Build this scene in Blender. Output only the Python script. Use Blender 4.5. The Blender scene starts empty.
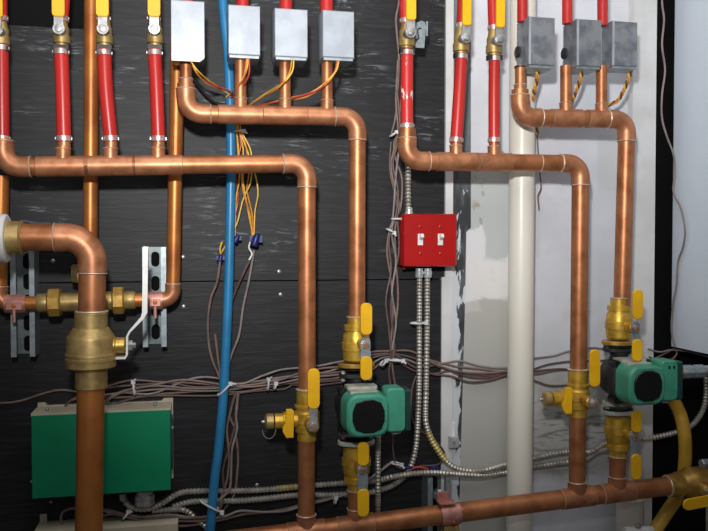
import bpy, math, random
from mathutils import Vector, Matrix
random.seed(7)
PI = math.pi
COL = bpy.context.scene.collection
V = Vector

# ------------------------------------------------------------------ camera
F = 767.0
YAW, PITCH = math.radians(12.0), math.radians(-1.5)
CD, CZ = 1.65, 1.40
CAM = V((0, -CD, CZ))
ROT = Matrix.Rotation(-YAW, 3, 'Z') @ Matrix.Rotation(PI / 2 + PITCH, 3, 'X')


def W(px, py, d=0.0):
    """point d metres in front of the wall seen at photo position (px, py)"""
    r = ROT @ V(((px - 354) / F, -(py - 265.5) / F, -1.0))
    return CAM + r * ((CD - d) / r.y)


def S(px, py, d=0.0):
    """metres per pixel there"""
    r = ROT @ V(((px - 354) / F, -(py - 265.5) / F, -1.0))
    return (CD - d) / r.y / F


# ------------------------------------------------------------------ materials
def new_mat(name):
    m = bpy.data.materials.new(name)
    m.use_nodes = True
    nt = m.node_tree
    return m, nt, nt.nodes['Principled BSDF']


def N(nt, typ, **kw):
    n = nt.nodes.new(typ)
    for k, v in kw.items():
        if k in n.inputs.keys():
            n.inputs[k].default_value = v
        else:
            setattr(n, k, v)
    return n


def noise(nt, scale, stretch=(1, 1, 1), detail=4, rough=.55, dist=0, obj=False):
    g = N(nt, 'ShaderNodeTexCoord') if obj else N(nt, 'ShaderNodeNewGeometry')
    mp = N(nt, 'ShaderNodeMapping')
    mp.inputs['Scale'].default_value = stretch
    nt.links.new(g.outputs['Object' if obj else 'Position'], mp.inputs['Vector'])
    n = N(nt, 'ShaderNodeTexNoise', Scale=scale, Detail=detail, Roughness=rough, Distortion=dist)
    nt.links.new(mp.outputs[0], n.inputs['Vector'])
    return n.outputs['Fac']


def ramp(nt, fac, lo, hi):
    n = N(nt, 'ShaderNodeMapRange')
    n.interpolation_type = 'SMOOTHSTEP'
    n.inputs['From Min'].default_value = lo
    n.inputs['From Max'].default_value = hi
    nt.links.new(fac, n.inputs['Value'])
    return n.outputs[0]


def mth(nt, op, a, b=None):
    n = N(nt, 'ShaderNodeMath', operation=op)
    for i, x in enumerate((a, b)):
        if x is None:
            continue
        if isinstance(x, (int, float)):
            n.inputs[i].default_value = x
        else:
            nt.links.new(x, n.inputs[i])
    return n.outputs[0]


def mix(nt, fac, a, b):
    n = N(nt, 'ShaderNodeMix', data_type='RGBA')
    for s, x in ((0, fac), (6, a), (7, b)):
        if isinstance(x, (int, float)):
            n.inputs[s].default_value = x
        elif isinstance(x, tuple):
            n.inputs[s].default_value = (*x, 1)
        else:
            nt.links.new(x, n.inputs[s])
    return n.outputs[2]


def bump(nt, b, fac, strength=.3, dist=.002):
    n = N(nt, 'ShaderNodeBump', Strength=strength, Distance=dist)
    nt.links.new(fac, n.inputs['Height'])
    nt.links.new(n.outputs[0], b.inputs['Normal'])


def simple(name, c, c2=None, metal=0, rough=.5, scale=30, lo=.4, hi=.65, bmp=0, stretch=(1, 1, 1), coat=0):
    m, nt, b = new_mat(name)
    b.inputs['Metallic'].default_value = metal
    b.inputs['Roughness'].default_value = rough
    if coat:
        b.inputs['Coat Weight'].default_value = coat
        b.inputs['Coat Roughness'].default_value = .25
    f = noise(nt, scale, stretch)
    nt.links.new(mix(nt, ramp(nt, f, lo, hi), c, c2 or tuple(x * .8 for x in c)), b.inputs['Base Color'])
    if bmp:
        bump(nt, b, f, bmp)
    return m


M = {}
M['copper'] = simple('copper', (.52, .212, .092), (.32, .115, .045), .62, .42, 26, .35, .75)
M['copper_dull'] = simple('weathered_copper', (.54, .2, .05), (.34, .11, .03), .55, .42, 14, .35, .75)
M['copper_fit'] = simple('copper_fitting', (.54, .235, .118), (.36, .142, .065), .55, .43, 40, .35, .7)
M['strap'] = simple('copper_plated_strap', (.62, .3, .25), (.48, .2, .16), .5, .45, 50)
M['brass'] = simple('brass', (.64, .4, .1), (.42, .25, .06), .7, .4, 60, .35, .7, .1)
M['brass_dull'] = simple('dull_brass', (.5, .36, .14), (.35, .24, .09), .6, .45, 60, .35, .7, .1)
M['brass_bright'] = simple('yellow_brass', (.74, .48, .07), (.5, .3, .04), .6, .4, 60, .35, .7, .08)
M['solder'] = simple('solder', (.72, .62, .5), (.55, .45, .33), .5, .4, 80)
M['joint_dark'] = simple('dark_solder_line', (.25, .15, .1), (.4, .3, .22), .4, .5, 60)
M['steel'] = simple('steel', (.5, .5, .5), (.3, .3, .31), .7, .4, 60)
M['crimp'] = simple('crimp_steel', (.72, .58, .55), (.5, .38, .36), .7, .35, 90)
M['galv'] = simple('galvanised_steel', (.36, .42, .45), (.27, .32, .35), .6, .42, 60)
M['galv_shaded'] = simple('galvanised_shaded', (.2, .24, .25), (.15, .18, .19), .5, .45, 60)  # shade inside the channel put into a darker galvanised colour
M['zinc'] = simple('grey_sheet_metal', (.43, .47, .53), (.35, .385, .44), .25, .42, 25, .35, .7)
M['zinc_dark'] = simple('worn_sheet_metal', (.33, .35, .38), (.19, .205, .235), .5, .36, 28, .38, .62)
M['flex'] = simple('flex_steel', (.55, .53, .48), (.38, .36, .32), .6, .4, 60)
M['flex_y'] = simple('yellowed_flex_steel', (.6, .48, .14), (.45, .36, .12), .4, .45, 60)
M['pex'] = simple('red_tube_plastic', (.55, .03, .025), (.42, .02, .018), 0, .32, 12, .3, .7, 0, (1, 1, .3))
M['pex_scuff'] = simple('scuffed_red_tube', (.55, .03, .025), (.8, .7, .68), 0, .35, 55, .6, .64, 0, (1, 1, .4))
M['red'] = simple('red_enamel', (.42, .004, .004), (.38, .004, .004), 0, .33, 12, coat=.3)
M['red_edge'] = simple('red_box_steel', (.42, .006, .006), (.35, .005, .005), 0, .5, 30)
M['yellow'] = simple('yellow_vinyl', (.86, .48, .008), (.78, .41, .008), 0, .38, 20)
M['yellow_wire'] = simple('yellow_wire', (.85, .55, .08), (.75, .42, .05), 0, .4, 40)
M['orange_wire'] = simple('orange_wire', (.75, .3, .04), (.6, .2, .03), 0, .4, 40)
M['red_wire'] = simple('red_wire', (.55, .06, .05), None, 0, .4, 40)
M['dark_wire'] = simple('brown_wire', (.12, .045, .025), None, 0, .45, 40)
M['black_wire'] = simple('black_wire', (.012, .012, .014), None, 0, .4, 40)
M['cable'] = simple('brown_cable', (.22, .145, .12), (.14, .095, .08), 0, .5, 30)
M['cable_dark'] = simple('dark_brown_cable', (.13, .08, .07), (.09, .055, .05), 0, .5, 30)
M['cable_grey'] = simple('grey_brown_cable', (.26, .22, .21), (.18, .155, .15), 0, .5, 30)
M['blue'] = simple('blue_tube', (.025, .22, .46), (.02, .18, .38), 0, .35, 15)
M['nut_blue'] = simple('blue_wire_nut', (.012, .016, .14), None, 0, .4, 15)
M['pvc'] = simple('white_pvc', (.78, .76, .68), (.7, .65, .54), 0, .35, 5, .45, .8, 0, (1, 1, .3))
M['white'] = simple('white_plastic', (.8, .8, .78), None, 0, .45, 15)
M['tie'] = simple('zip_tie_plastic', (.68, .72, .74), None, 0, .4, 15)
M['white_post'] = simple('white_painted_wood', (.68, .69, .7), (.6, .6, .6), 0, .5, 9)
M['green'] = simple('green_enamel', (.0, .235, .105), (.0, .2, .09), 0, .38, 10)
M['green_pump'] = simple('green_pump_paint', (.06, .32, .215), (.045, .26, .17), 0, .42, 25)
M['pump_back'] = simple('pale_metal_and_sheen', (.5, .52, .46), (.36, .38, .34), .2, .5, 40)  # lower flanges, and the painted sheen on the motor tops
M['iron'] = simple('black_cast_iron', (.022, .022, .024), (.012, .012, .013), 0, .5, 60)
M['black'] = simple('black_plastic', (.006, .006, .006), None, 0, .3, 20)
M['dgreen'] = simple('dark_green_cover', (.012, .05, .045), None, 0, .4, 20)
M['beige'] = simple('beige_enamel', (.52, .47, .36), (.45, .4, .3), 0, .5, 20)
M['cabinet'] = simple('pale_blue_white_enamel', (.68, .76, .86), (.65, .73, .83), 0, .4, 4)
M['hose'] = simple('yellow_gas_hose', (.62, .36, .035), (.5, .29, .03), 0, .45, 25)
M['clear'] = simple('cloudy_clear_plastic', (.6, .65, .66), (.4, .44, .45), .4, .3, 50)
M['floor'] = simple('concrete', (.25, .24, .23), (.18, .175, .17), 0, .8, 5)
M['void'] = simple('dark_board', (.008, .008, .008), None, 0, .7, 8)
M['void'].node_tree.nodes['Principled BSDF'].inputs['Specular IOR Level'].default_value = .05
M['hole'] = M['void']


def ply():
    m, nt, b = new_mat('black_painted_plywood')
    b.inputs['Specular IOR Level'].default_value = .3
    grain = noise(nt, 9, (1.0, 1, 14), 6, .6, 1.2)
    big = noise(nt, 4.5, (1, 1, 1.4), 3, .5, .6)
    fine = noise(nt, 30, (.5, 1, 3.4), 8, .72, 1.0)
    base = mix(nt, ramp(nt, grain, .4, .75), (.012, .0125, .0145), (.026, .028, .034))
    g = N(nt, 'ShaderNodeNewGeometry')
    sp = N(nt, 'ShaderNodeSeparateXYZ')
    nt.links.new(g.outputs['Position'], sp.inputs[0])
    zz = ramp(nt, sp.outputs['Z'], 1.30, 1.46)
    zz = mth(nt, 'MAXIMUM', zz, .06)
    scuff = mth(nt, 'MULTIPLY', ramp(nt, fine, .53, .62), ramp(nt, big, .48, .6))
    scuff = mth(nt, 'MULTIPLY', scuff, ramp(nt, grain, .38, .56))
    scuff = mth(nt, 'MULTIPLY', scuff, zz)
    scuff = mth(nt, 'MULTIPLY', scuff, .8)
    nt.links.new(mix(nt, scuff, base, (.2, .225, .25)), b.inputs['Base Color'])
    b.inputs['Roughness'].default_value = .52
    bump(nt, b, grain, .2, .003)
    return m


M['ply'] = ply()


def rect_mask(nt, x0, y0, x1, y1, pos, soft=.004):
    a, c = W(x0, y0), W(x1, y1)
    sx, sz = pos
    r = None
    for o, lo, s in ((sx, a.x, 1), (sx, c.x, -1), (sz, c.z, 1), (sz, a.z, -1)):
        t = ramp(nt, mth(nt, 'MULTIPLY', mth(nt, 'SUBTRACT', o, lo), s), -soft, soft)
        r = t if r is None else mth(nt, 'MULTIPLY', r, t)
    return r


def drywall():
    m, nt, b = new_mat('patchy_pale_wall')
    g = N(nt, 'ShaderNodeNewGeometry')
    sp = N(nt, 'ShaderNodeSeparateXYZ')
    nt.links.new(g.outputs['Position'], sp.inputs[0])
    n1 = noise(nt, 22, (1, 1, 1), 4, .6, .5)
    wob = mth(nt, 'MULTIPLY', mth(nt, 'SUBTRACT', n1, .5), .05)
    n2 = noise(nt, 9, (1, 1, 1), 2)
    wob2 = mth(nt, 'MULTIPLY', mth(nt, 'SUBTRACT', n2, .5), .06)
    rag = (mth(nt, 'ADD', sp.outputs['X'], wob2), mth(nt, 'ADD', sp.outputs['Z'], wob))
    crisp = (sp.outputs['X'], sp.outputs['Z'])
    c = mix(nt, ramp(nt, n2, .3, .7), (.68, .7, .76), (.6, .62, .67))
    grey = (.47, .5, .49)
    c = mix(nt, mth(nt, 'MULTIPLY', rect_mask(nt, 462, 165, 508, 700, crisp), .85), c, grey)
    c = mix(nt, rect_mask(nt, 455, 228, 483, 312, rag), c, (.72, .72, .74))
    c = mix(nt, rect_mask(nt, 460, 258, 512, 298, rag, .008), c, (.74, .73, .72))
    c = mix(nt, mth(nt, 'MULTIPLY', rect_mask(nt, 460, 300, 508, 700, rag), .6), c, (.43, .41, .36))
    c = mix(nt, mth(nt, 'MULTIPLY', rect_mask(nt, 598, 135, 617, 191, crisp), .6), c, (.55, .57, .57))
    c = mix(nt, mth(nt, 'MULTIPLY', rect_mask(nt, 535, 183, 540, 258, crisp), .5), c, (.55, .57, .57))
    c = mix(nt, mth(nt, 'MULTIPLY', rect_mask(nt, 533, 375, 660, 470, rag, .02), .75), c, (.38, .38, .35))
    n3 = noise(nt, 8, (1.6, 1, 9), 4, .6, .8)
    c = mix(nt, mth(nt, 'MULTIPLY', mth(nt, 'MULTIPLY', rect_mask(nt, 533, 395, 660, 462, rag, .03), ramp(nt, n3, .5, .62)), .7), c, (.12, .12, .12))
    # brown blotches on the column by the dark strip
    n4 = noise(nt, 55, (1, 1, .7), 3, .5)
    c = mix(nt, mth(nt, 'MULTIPLY', mth(nt, 'MULTIPLY', rect_mask(nt, 473, 158, 484, 228, rag, .01), ramp(nt, n4, .55, .63)), .7), c, (.3, .24, .18))
    # stippled paint on every area
    n5 = noise(nt, 45, (1, 1, 1), 5, .6)
    c = mix(nt, mth(nt, 'MULTIPLY', ramp(nt, n5, .5, .75), .18), c, (.45, .45, .45))
    nt.links.new(c, b.inputs['Base Color'])
    b.inputs['Roughness'].default_value = .55
    bump(nt, b, n5, .15, .002)
    return m


M['drywall'] = drywall()


def peel():
    m, nt, b = new_mat('peeling_dark_strip')
    g = N(nt, 'ShaderNodeNewGeometry')
    sp = N(nt, 'ShaderNodeSeparateXYZ')
    nt.links.new(g.outputs['Position'], sp.inputs[0])
    n1 = noise(nt, 30, (1.5, 1, .5), 5, .65, .8)
    low = ramp(nt, sp.outputs['Z'], W(450, 215).z, W(450, 262).z)
    xl, xr = W(452, 300).x, W(463, 300).x
    left = ramp(nt, sp.outputs['X'], xr, xl)
    f = mth(nt, 'ADD', n1, mth(nt, 'MULTIPLY', low, .10))
    f = mth(nt, 'ADD', f, mth(nt, 'MULTIPLY', mth(nt, 'MULTIPLY', left, low), .22))
    f = ramp(nt, f, .655, .675)
    n2 = noise(nt, 40, (1, 1, .3), 4)
    n3 = noise(nt, 5, (1, 1, 1), 2)
    c = mix(nt, ramp(nt, n2, .4, .65), (.03, .035, .04), (.10, .11, .12))
    up = ramp(nt, sp.outputs['Z'], W(450, 175).z, W(450, 120).z)
    c = mix(nt, mth(nt, 'MULTIPLY', up, .7), c, (.17, .2, .22))
    nt.links.new(mix(nt, f, c, (.6, .64, .68)), b.inputs['Base Color'])
    b.inputs['Roughness'].default_value = .55
    bump(nt, b, f, .5, .001)
    return m


M['peel'] = peel()

# ------------------------------------------------------------------ mesh builder
WLOC = {}


class MB:
    def __init__(s):
        s.v, s.f = [], []

    def ring(s, c, u, w, r, n, ph=0):
        b = len(s.v)
        for i in range(n):
            a = 2 * PI * i / n + ph
            s.v.append(c + u * (math.cos(a) * r) + w * (math.sin(a) * r))
        return b

    def tube(s, pts, r, n=14, caps=True, closed=False):
        pts = [V(p) for p in pts]
        m = len(pts)
        rr = r if isinstance(r, (list, tuple)) else [r] * m
        tang = []
        for i in range(m):
            a = pts[(i - 1) % m] if (closed or i) else pts[0]
            b = pts[(i + 1) % m] if (closed or i < m - 1) else pts[-1]
            t = b - a
            tang.append(t.normalized() if t.length > 1e-9 else V((0, 0, 1)))
        u = tang[0].orthogonal().normalized()
        rings = []
        for i in range(m):
            t = tang[i]
            u = (u - t * u.dot(t))
            u = u.normalized() if u.length > 1e-6 else t.orthogonal().normalized()
            rings.append(s.ring(pts[i], u, t.cross(u), rr[i], n))
        for i in range(m if closed else m - 1):
            a, b = rings[i], rings[(i + 1) % m]
            off = 0
            for k in range(n):
                k2 = (k + 1) % n
                s.f.append((a + k, a + k2, b + k2, b + k))
        if caps and not closed:
            s.f.append(tuple(rings[0] + k for k in reversed(range(n))))
            s.f.append(tuple(rings[-1] + k for k in range(n)))
        return s

    def lathe(s, o, ax, prof, n=20, ph=0, ref=None):
        ax = V(ax).normalized()
        u = (V(ref) - ax * ax.dot(V(ref))).normalized() if ref else ax.orthogonal().normalized()
        w = ax.cross(u)
        rg = [s.ring(V(o) + ax * t, u, w, max(r, 1e-4), n, ph) for t, r in prof]
        for a, b in zip(rg, rg[1:]):
            for k in range(n):
                k2 = (k + 1) % n
                s.f.append((a + k, a + k2, b + k2, b + k))
        s.f.append(tuple(rg[0] + k for k in reversed(range(n))))
        s.f.append(tuple(rg[-1] + k for k in range(n)))
        return s

    def prism(s, poly, o, U, Vv, t, ch=0, scale_back=1.0):
        """poly (u,v) outline at o, extruded t along U x V"""
        U, Vv = V(U).normalized(), V(Vv).normalized()
        Nn = U.cross(Vv)
        n = len(poly)
        cu = sum(p[0] for p in poly) / n
        cv = sum(p[1] for p in poly) / n

        def lay(h, inset, sc=1.0):
            b = len(s.v)
            for (a, c) in poly:
                du, dv = a - cu, c - cv
                L = math.hypot(du, dv) or 1
                k = sc * max(0, (L - inset)) / L
                s.v.append(V(o) + U * (cu + du * k) + Vv * (cv + dv * k) + Nn * h)
            return b
        L = []
        if ch:
            L = [lay(0, ch, scale_back), lay(ch, 0, scale_back), lay(t - ch, 0), lay(t, ch)]
        else:
            L = [lay(0, 0, scale_back), lay(t, 0)]
        for a, b in zip(L, L[1:]):
            for k in range(n):
                k2 = (k + 1) % n
                s.f.append((a + k, a + k2, b + k2, b + k))
        s.f.append(tuple(L[0] + k for k in reversed(range(n))))
        s.f.append(tuple(L[-1] + k for k in range(n)))
        return s

    def box(s, c, size, ch=0, R=None):
        c = V(c)
        x, y, z = size[0] / 2, size[1] / 2, size[2] / 2
        U, Vv = V((1, 0, 0)), V((0, 0, 1))
        if R:
            U, Vv = R @ U, R @ Vv
        Nn = U.cross(Vv)  # -y
        return s.prism([(-x, -z), (x, -z), (x, z), (-x, z)], c - Nn * y, U, Vv, 2 * y, ch)

    def band(s, c, ax, r0, r1, hw, a0, a1, ref, n=20):
        """part of a ring with rectangular section"""
        ax = V(ax).normalized()
        u = (V(ref) - ax * ax.dot(V(ref))).normalized()
        w = ax.cross(u)
        rg = []
        for i in range(n + 1):
            a = a0 + (a1 - a0) * i / n
            d = u * math.cos(a) + w * math.sin(a)
            b = len(s.v)
            s.v += [V(c) + d * r0 - ax * hw, V(c) + d * r1 - ax * hw, V(c) + d * r1 + ax * hw, V(c) + d * r0 + ax * hw]
            rg.append(b)
        for a, b in zip(rg, rg[1:]):
            for k in range(4):
                k2 = (k + 1) % 4
                s.f.append((a + k, a + k2, b + k2, b + k))
        s.f.append((rg[0] + 3, rg[0] + 2, rg[0] + 1, rg[0]))
        s.f.append(tuple(rg[-1] + k for k in range(4)))
        return s

    def build(s, name, mat, parent=None, base=None, smooth=True):
        lo = V((min(v.x for v in s.v), min(v.y for v in s.v), min(v.z for v in s.v)))
        hi = V((max(v.x for v in s.v), max(v.y for v in s.v), max(v.z for v in s.v)))
        c = (lo + hi) / 2
        if base == 'bottom':
            c.z = lo.z
        me = bpy.data.meshes.new(name)
        me.from_pydata([tuple(v - c) for v in s.v], [], s.f)
        me.materials.append(mat if not isinstance(mat, str) else M[mat])
        me.update()
        import bmesh
        bm = bmesh.new()
        bm.from_mesh(me)
        bmesh.ops.recalc_face_normals(bm, faces=bm.faces)
        bm.to_mesh(me)
        bm.free()
        if smooth:
            me.polygons.foreach_set('use_smooth', [True] * len(me.polygons))
            me.set_sharp_from_angle(angle=math.radians(38))
        o = bpy.data.objects.new(name, me)
        COL.objects.link(o)
        WLOC[o.name] = c
        if parent:
            o.parent = parent
            o.location = c - WLOC[parent.name]
        else:
            o.location = c
        return o


def thing(name, label, cat, loc, group=None):
    o = bpy.data.objects.new(name, None)
    o.empty_display_size = .02
    COL.objects.link(o)
    o.location = V(loc)
    WLOC[o.name] = V(loc)
    o['label'] = label
    o['category'] = cat
    if group:
        o['group'] = group
    return o


def tag(o, label, cat, group=None):
    o['label'] = label
    o['category'] = cat
    if group:
        o['group'] = group
    return o


def struct(o):
    o['kind'] = 'structure'
    return o


def smooth_path(pts, step=.004):
    out = []
    P = [pts[0] * 2 - pts[1]] + list(pts) + [pts[-1] * 2 - pts[-2]]
    for i in range(1, len(P) - 2):
        a, b, c, d = P[i - 1:i + 3]
        k = max(2, int((c - b).length / step))
        for j in range(k):
            t = j / k
            out.append(.5 * ((2 * b) + (c - a) * t + (2 * a - 5 * b + 4 * c - d) * t * t + (3 * b - a - 3 * c + d) * t ** 3))
    out.append(P[-2].copy())
    return out


def path(pts, d, step=.004):
    return smooth_path([W(p[0], p[1], p[2] if len(p) > 2 else d) for p in pts], step)


def rrect(w, h, r, n=5):
    o = []
    for cx, cy, a0 in ((w / 2 - r, h / 2 - r, 0), (-w / 2 + r, h / 2 - r, 90), (-w / 2 + r, -h / 2 + r, 180), (w / 2 - r, -h / 2 + r, 270)):
        for i in range(n + 1):
            a = math.radians(a0 + 90 * i / n)
            o.append((cx + r * math.cos(a), cy + r * math.sin(a)))
    return o


X, Y, Z = V((1, 0, 0)), V((0, 1, 0)), V((0, 0, 1))

# ------------------------------------------------------------------ setting
XL, XR = -1.6, 2.6


def slab(name, x0, z0, x1, z1, y0, y1, mat, mb=None):
    m = mb or MB()
    m.box(((x0 + x1) / 2, (y0 + y1) / 2, (z0 + z1) / 2), (abs(x1 - x0), abs(y1 - y0), abs(z1 - z0)))
    return struct(m.build(name, mat, smooth=False))


def wx(px, py=265):
    return W(px, py).x


def wz(px, py):
    return W(px, py).z


slab('wall_back', XL, 0, XR, 2.6, .024, .10, 'void')
slab('floor', XL, -.06, XR, -.0, .10, -2.6, 'floor')
ply_r = wx(444)
zs = wz(300, 281)
zt = wz(60, 28)
m = MB()
m.box(((XL + ply_r) / 2, .011, zs / 2), (ply_r - XL, .022, zs))                      # lower sheet
xn = wx(112)
m.box(((XL + ply_r) / 2, .011, (zs + .0025 + zt) / 2), (ply_r - XL, .022, zt - zs - .0025))
m.box(((xn + ply_r) / 2, .011, (zt + 2.5) / 2), (ply_r - xn, .022, 2.5 - zt))  # board left out at upper left, standing in for the shadow there
struct(m.build('wall_left', 'ply', smooth=False))
m = MB()
pr = W(652, 300).x
e_ = [W(459, 531), W(461, 450), W(464, 345), W(465.5, 290), W(466.5, 232), W(471, 228), W(471, -60)]
m.prism([(e_[0].x, 0.0), (pr, 0.0), (pr, 2.5), (e_[-1].x, 2.5)] + [(p.x, p.z) for p in reversed(e_)], V((0, .022, 0)), X, Z, .022)
struct(m.build('wall_right', 'drywall', smooth=False))
m = MB()
m.prism([(wx(441), wz(444, 700)), (wx(452), wz(444, 700)), (wx(452), 2.5), (wx(444.5), 2.5), (wx(444.5), wz(444, 277)), (wx(441), wz(444, 277))], V((0, .02, 0)), X, Z, .026)
struct(m.build('trim_1', 'white_post', smooth=False))
slab('trim_2', wx(452.2), wz(444, 700), wx(473), 2.5, .002, .02, 'peel')
o = slab('trim_3', wx(626), 0, wx(649), 2.5, -.022, -.0005, 'white_post')

# cabinet whose side closes the view at right
cx0 = W(671, 300, .01).x
cab_b = W(670.5, 345.5).z
t = thing('boiler_cabinet', 'pale blue-white enamelled cabinet, its blank side filling the right edge', 'cabinet', (cx0 + .25, -.26, cab_b))
MB().box((cx0 + .25, -.26, (cab_b + 2.25) / 2), (.5, .5, 2.25 - cab_b), .004).build('casing', 'cabinet', t, smooth=False)

# screws in the black board
for (px, py, lab) in ((53, 261, 'small pale screw head in black board right of the left steel channel'),
                      (183, 257, 'small screw head in black board just right of the elbowed riser, upper one'),
                      (183.5, 306.5, 'small screw head in black board below the elbow of the riser'),
                      (279, 271.5, 'small round screw head in black board between blue pipe and copper drop'),
                      (280.5, 294.5, 'dark screw head in black board just under the plywood seam'),
                      (257, 485, 'tiny screw head low on the black board above the yellowed conduit')):
    s = MB().lathe(W(px, py), -Y, [(0, .0042), (.001, .0042), (.0018, .003)], 12).build('screw', 'steel')
    tag(s, lab, 'screw', 'screws in the black board')

# ------------------------------------------------------------------ copper runs
def torus_ring(mb, c, ax, r, t=.0013):
    mb.lathe(V(c) - V(ax).normalized() * t, ax, [(0, r - .0015), (.0003, r + .0009), (t, r + .0016), (2 * t - .0003, r + .0009), (2 * t, r - .0015)], 20)


def copper_run(name, label, cat, corners, r, R=.03, collar=.016, tees=(), joints=(), mat='copper', fit='copper_fit',
               cut=(0, 0), elbow_r=1.10, group=None, fr=1.09):
    """corners: world points; tees: (point on run, stub top point, stub radius)"""
    t = thing(name, label, cat, corners[0], group)
    segs = []
    P = corners
    starts = [P[0]]
    for i in range(1, len(P) - 1):
        a, b, c = P[i - 1], P[i], P[i + 1]
        d1, d2 = (b - a).normalized(), (c - b).normalized()
        ang = d1.angle(d2)
        k = R * math.tan(ang / 2)
        s0, s1 = b - d1 * k, b + d2 * k
        cen = s0 + ((c - b).normalized() - d1 * d1.dot(d2)).normalized() * R
        ax = d1.cross(d2).normalized()
        arc = []
        for j in range(15):
            rot = Matrix.Rotation(ang * j / 14, 3, ax)
            arc.append(cen + rot @ (s0 - cen))
        e0, e1 = s0 - d1 * collar, s1 + d2 * collar
        mb = MB()
        re = r * elbow_r
        mb.tube([e0, s0 - d1 * collar * .25] + arc + [s1 + d2 * collar * .25, e1],
                [re, re] + [re * .985] * 15 + [re, re], 24)
        mb.build('elbow', fit, t)
        for e_, d_ in ((e0, d1), (e1, d2)):
            jb = MB()
            torus_ring(jb, e_, d_, r * elbow_r - .0005)
            jb.build('solder_joint', 'solder', t)
        segs.append((starts[-1], e0 + d1 * .004))
        starts.append(e1 - d2 * .004)
    segs.append((starts[-1], P[-1]))
    for a, b in segs:
        if (b - a).length > .006 and (b - a).dot(b - a) > 0:
            MB().tube([a, (a + b) / 2, b], r, 24).build('pipe', mat, t)
    for tee in tees:
        q, top, rs = tee[:3]
        w = tee[3] if len(tee) > 3 else .028
        # direction of the run at q
        best = None
        for a, b in zip(P, P[1:]):
            d = (b - a).normalized()
            k = (q - a).dot(d)
            dist = (a + d * k - q).length
            if 0 <= k <= (b - a).length and (best is None or dist < best[0]):
                best = (dist, d, a + d * k)
        d, q = best[1], best[2]
        mb = MB().tube([q - d * w, q, q + d * w], r * fr, 24)
        mb.build('tee_sleeve', fit, t)
        for k_ in (-1, 1):
            jb = MB()
            torus_ring(jb, q + d * w * k_, d, r * fr - .0012, .0009)
            jb.build('solder_joint', 'joint_dark' if w < .05 and fr > 1.08 else 'solder', t)
        n_ = (top - q).normalized()
        neck = q + n_ * (r * fr + .013)
        mb = MB().tube([q + n_ * r * .3, neck], rs * 1.12, 20)
        mb.build('tee_branch', fit, t)
        jb = MB()
        torus_ring(jb, neck, n_, rs * 1.12, .001)
        jb.build('solder_joint', 'solder', t)
        if (top - q).length > r * fr + .018:
            MB().tube([neck - n_ * .002, top], rs, 20).build('riser_pipe', mat, t)
    for q, ax in joints:
        jb = MB()
        torus_ring(jb, q, ax, r - .0005, .0012)
        jb.build('solder_joint', 'solder', t)
    return t


D = .14
s1 = S(200, 165, D)
# A left header
copper_run('copper_manifold', 'lower left copper header fed by four red tubes, dropping to the drain valve', 'copper pipe',
           [W(3, 139, D), W(3, 167, D), W(307, 163.5, D), W(307, 396, D)], 9.2 * s1, tees=[
    (W(63, 166, D), W(63, 146, D), 6.3 * s1, .0455), (W(110.5, 166, D), W(110.5, 146, D), 6.3 * s1, .0455),
    (W(158, 165, D), W(158, 145, D), 6.3 * s1, .0455)])
# B upper left header
copper_run('copper_manifold', 'upper left copper header under the four light grey boxes, dropping to a pump valve', 'copper pipe',
           [W(186, 84, D), W(186, 113.5, D), W(357.5, 117, D), W(356.8, 322, D)], 8.8 * s1, tees=[
    (W(240.5, 115, D), W(240.5, 58, D), 6.0 * s1, .0425), (W(285, 115, D), W(285, 59, D), 5.9 * s1, .043),
    (W(327, 116, D), W(327, 60, D), 5.9 * s1, .0405)])
tt = thing('copper_stub', 'short copper stub with coupling below the leftmost light grey box', 'copper pipe', W(186, 95, D))
MB().tube([W(186, 55, D), W(186, 88, D)], 5.8 * s1, 20).build('pipe', 'copper', tt)
MB().tube([W(186, 79, D), W(186, 94, D)], 6.9 * s1, 20).build('coupling', 'copper_fit', tt)
jb = MB(); torus_ring(jb, W(186, 79, D), Z, 6.9 * s1); jb.build('solder_joint', 'solder', tt)
# C middle header
s2 = S(480, 165, D)
copper_run('copper_manifold', 'middle copper header above the red switch box, dropping in front of the pale wall', 'copper pipe',
           [W(407, 129, D), W(407, 161, D), W(580.5, 163.5, D), W(578.3, 374, D)], 8.6 * s2, tees=[
    (W(456, 162, D), W(456, 146, D), 5.7 * s2, .041), (W(494, 162, D), W(494, 146, D), 5.7 * s2, .037)],
           joints=[(W(540, 163, D), X)])
# D right header
s3 = S(570, 118, D)
copper_run('copper_manifold', 'right copper header under the worn grey boxes, dropping to the right pump', 'copper pipe',
           [W(520, 90, D), W(520, 117.5, D), W(627, 119.5, D), W(621.8, 306, D)], 8.4 * s3, tees=[
    (W(566, 118, D), W(566, 66, D), 5.7 * s3, .034), (W(601.5, 118, D), W(601.5, 66, D), 5.5 * s3, .034)])
tt = thing('copper_stub', 'short copper stub with coupling below the leftmost worn grey box', 'copper pipe', W(520, 102, D))
MB().tube([W(520.3, 66, D), W(520.3, 96, D)], 5.3 * s3, 20).build('pipe', 'copper', tt)
MB().tube([W(520.3, 85, D), W(520.3, 100, D)], 6.2 * s3, 20).build('coupling', 'copper_fit', tt)
jb = MB(); torus_ring(jb, W(520.3, 85, D), Z, 6.2 * s3); jb.build('solder_joint', 'solder', tt)
MB().lathe(W(520.3, 68, D), Z, [(0, 6 * s3), (.003, 6 * s3)], 20).build('gasket', 'black', tt)

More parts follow.
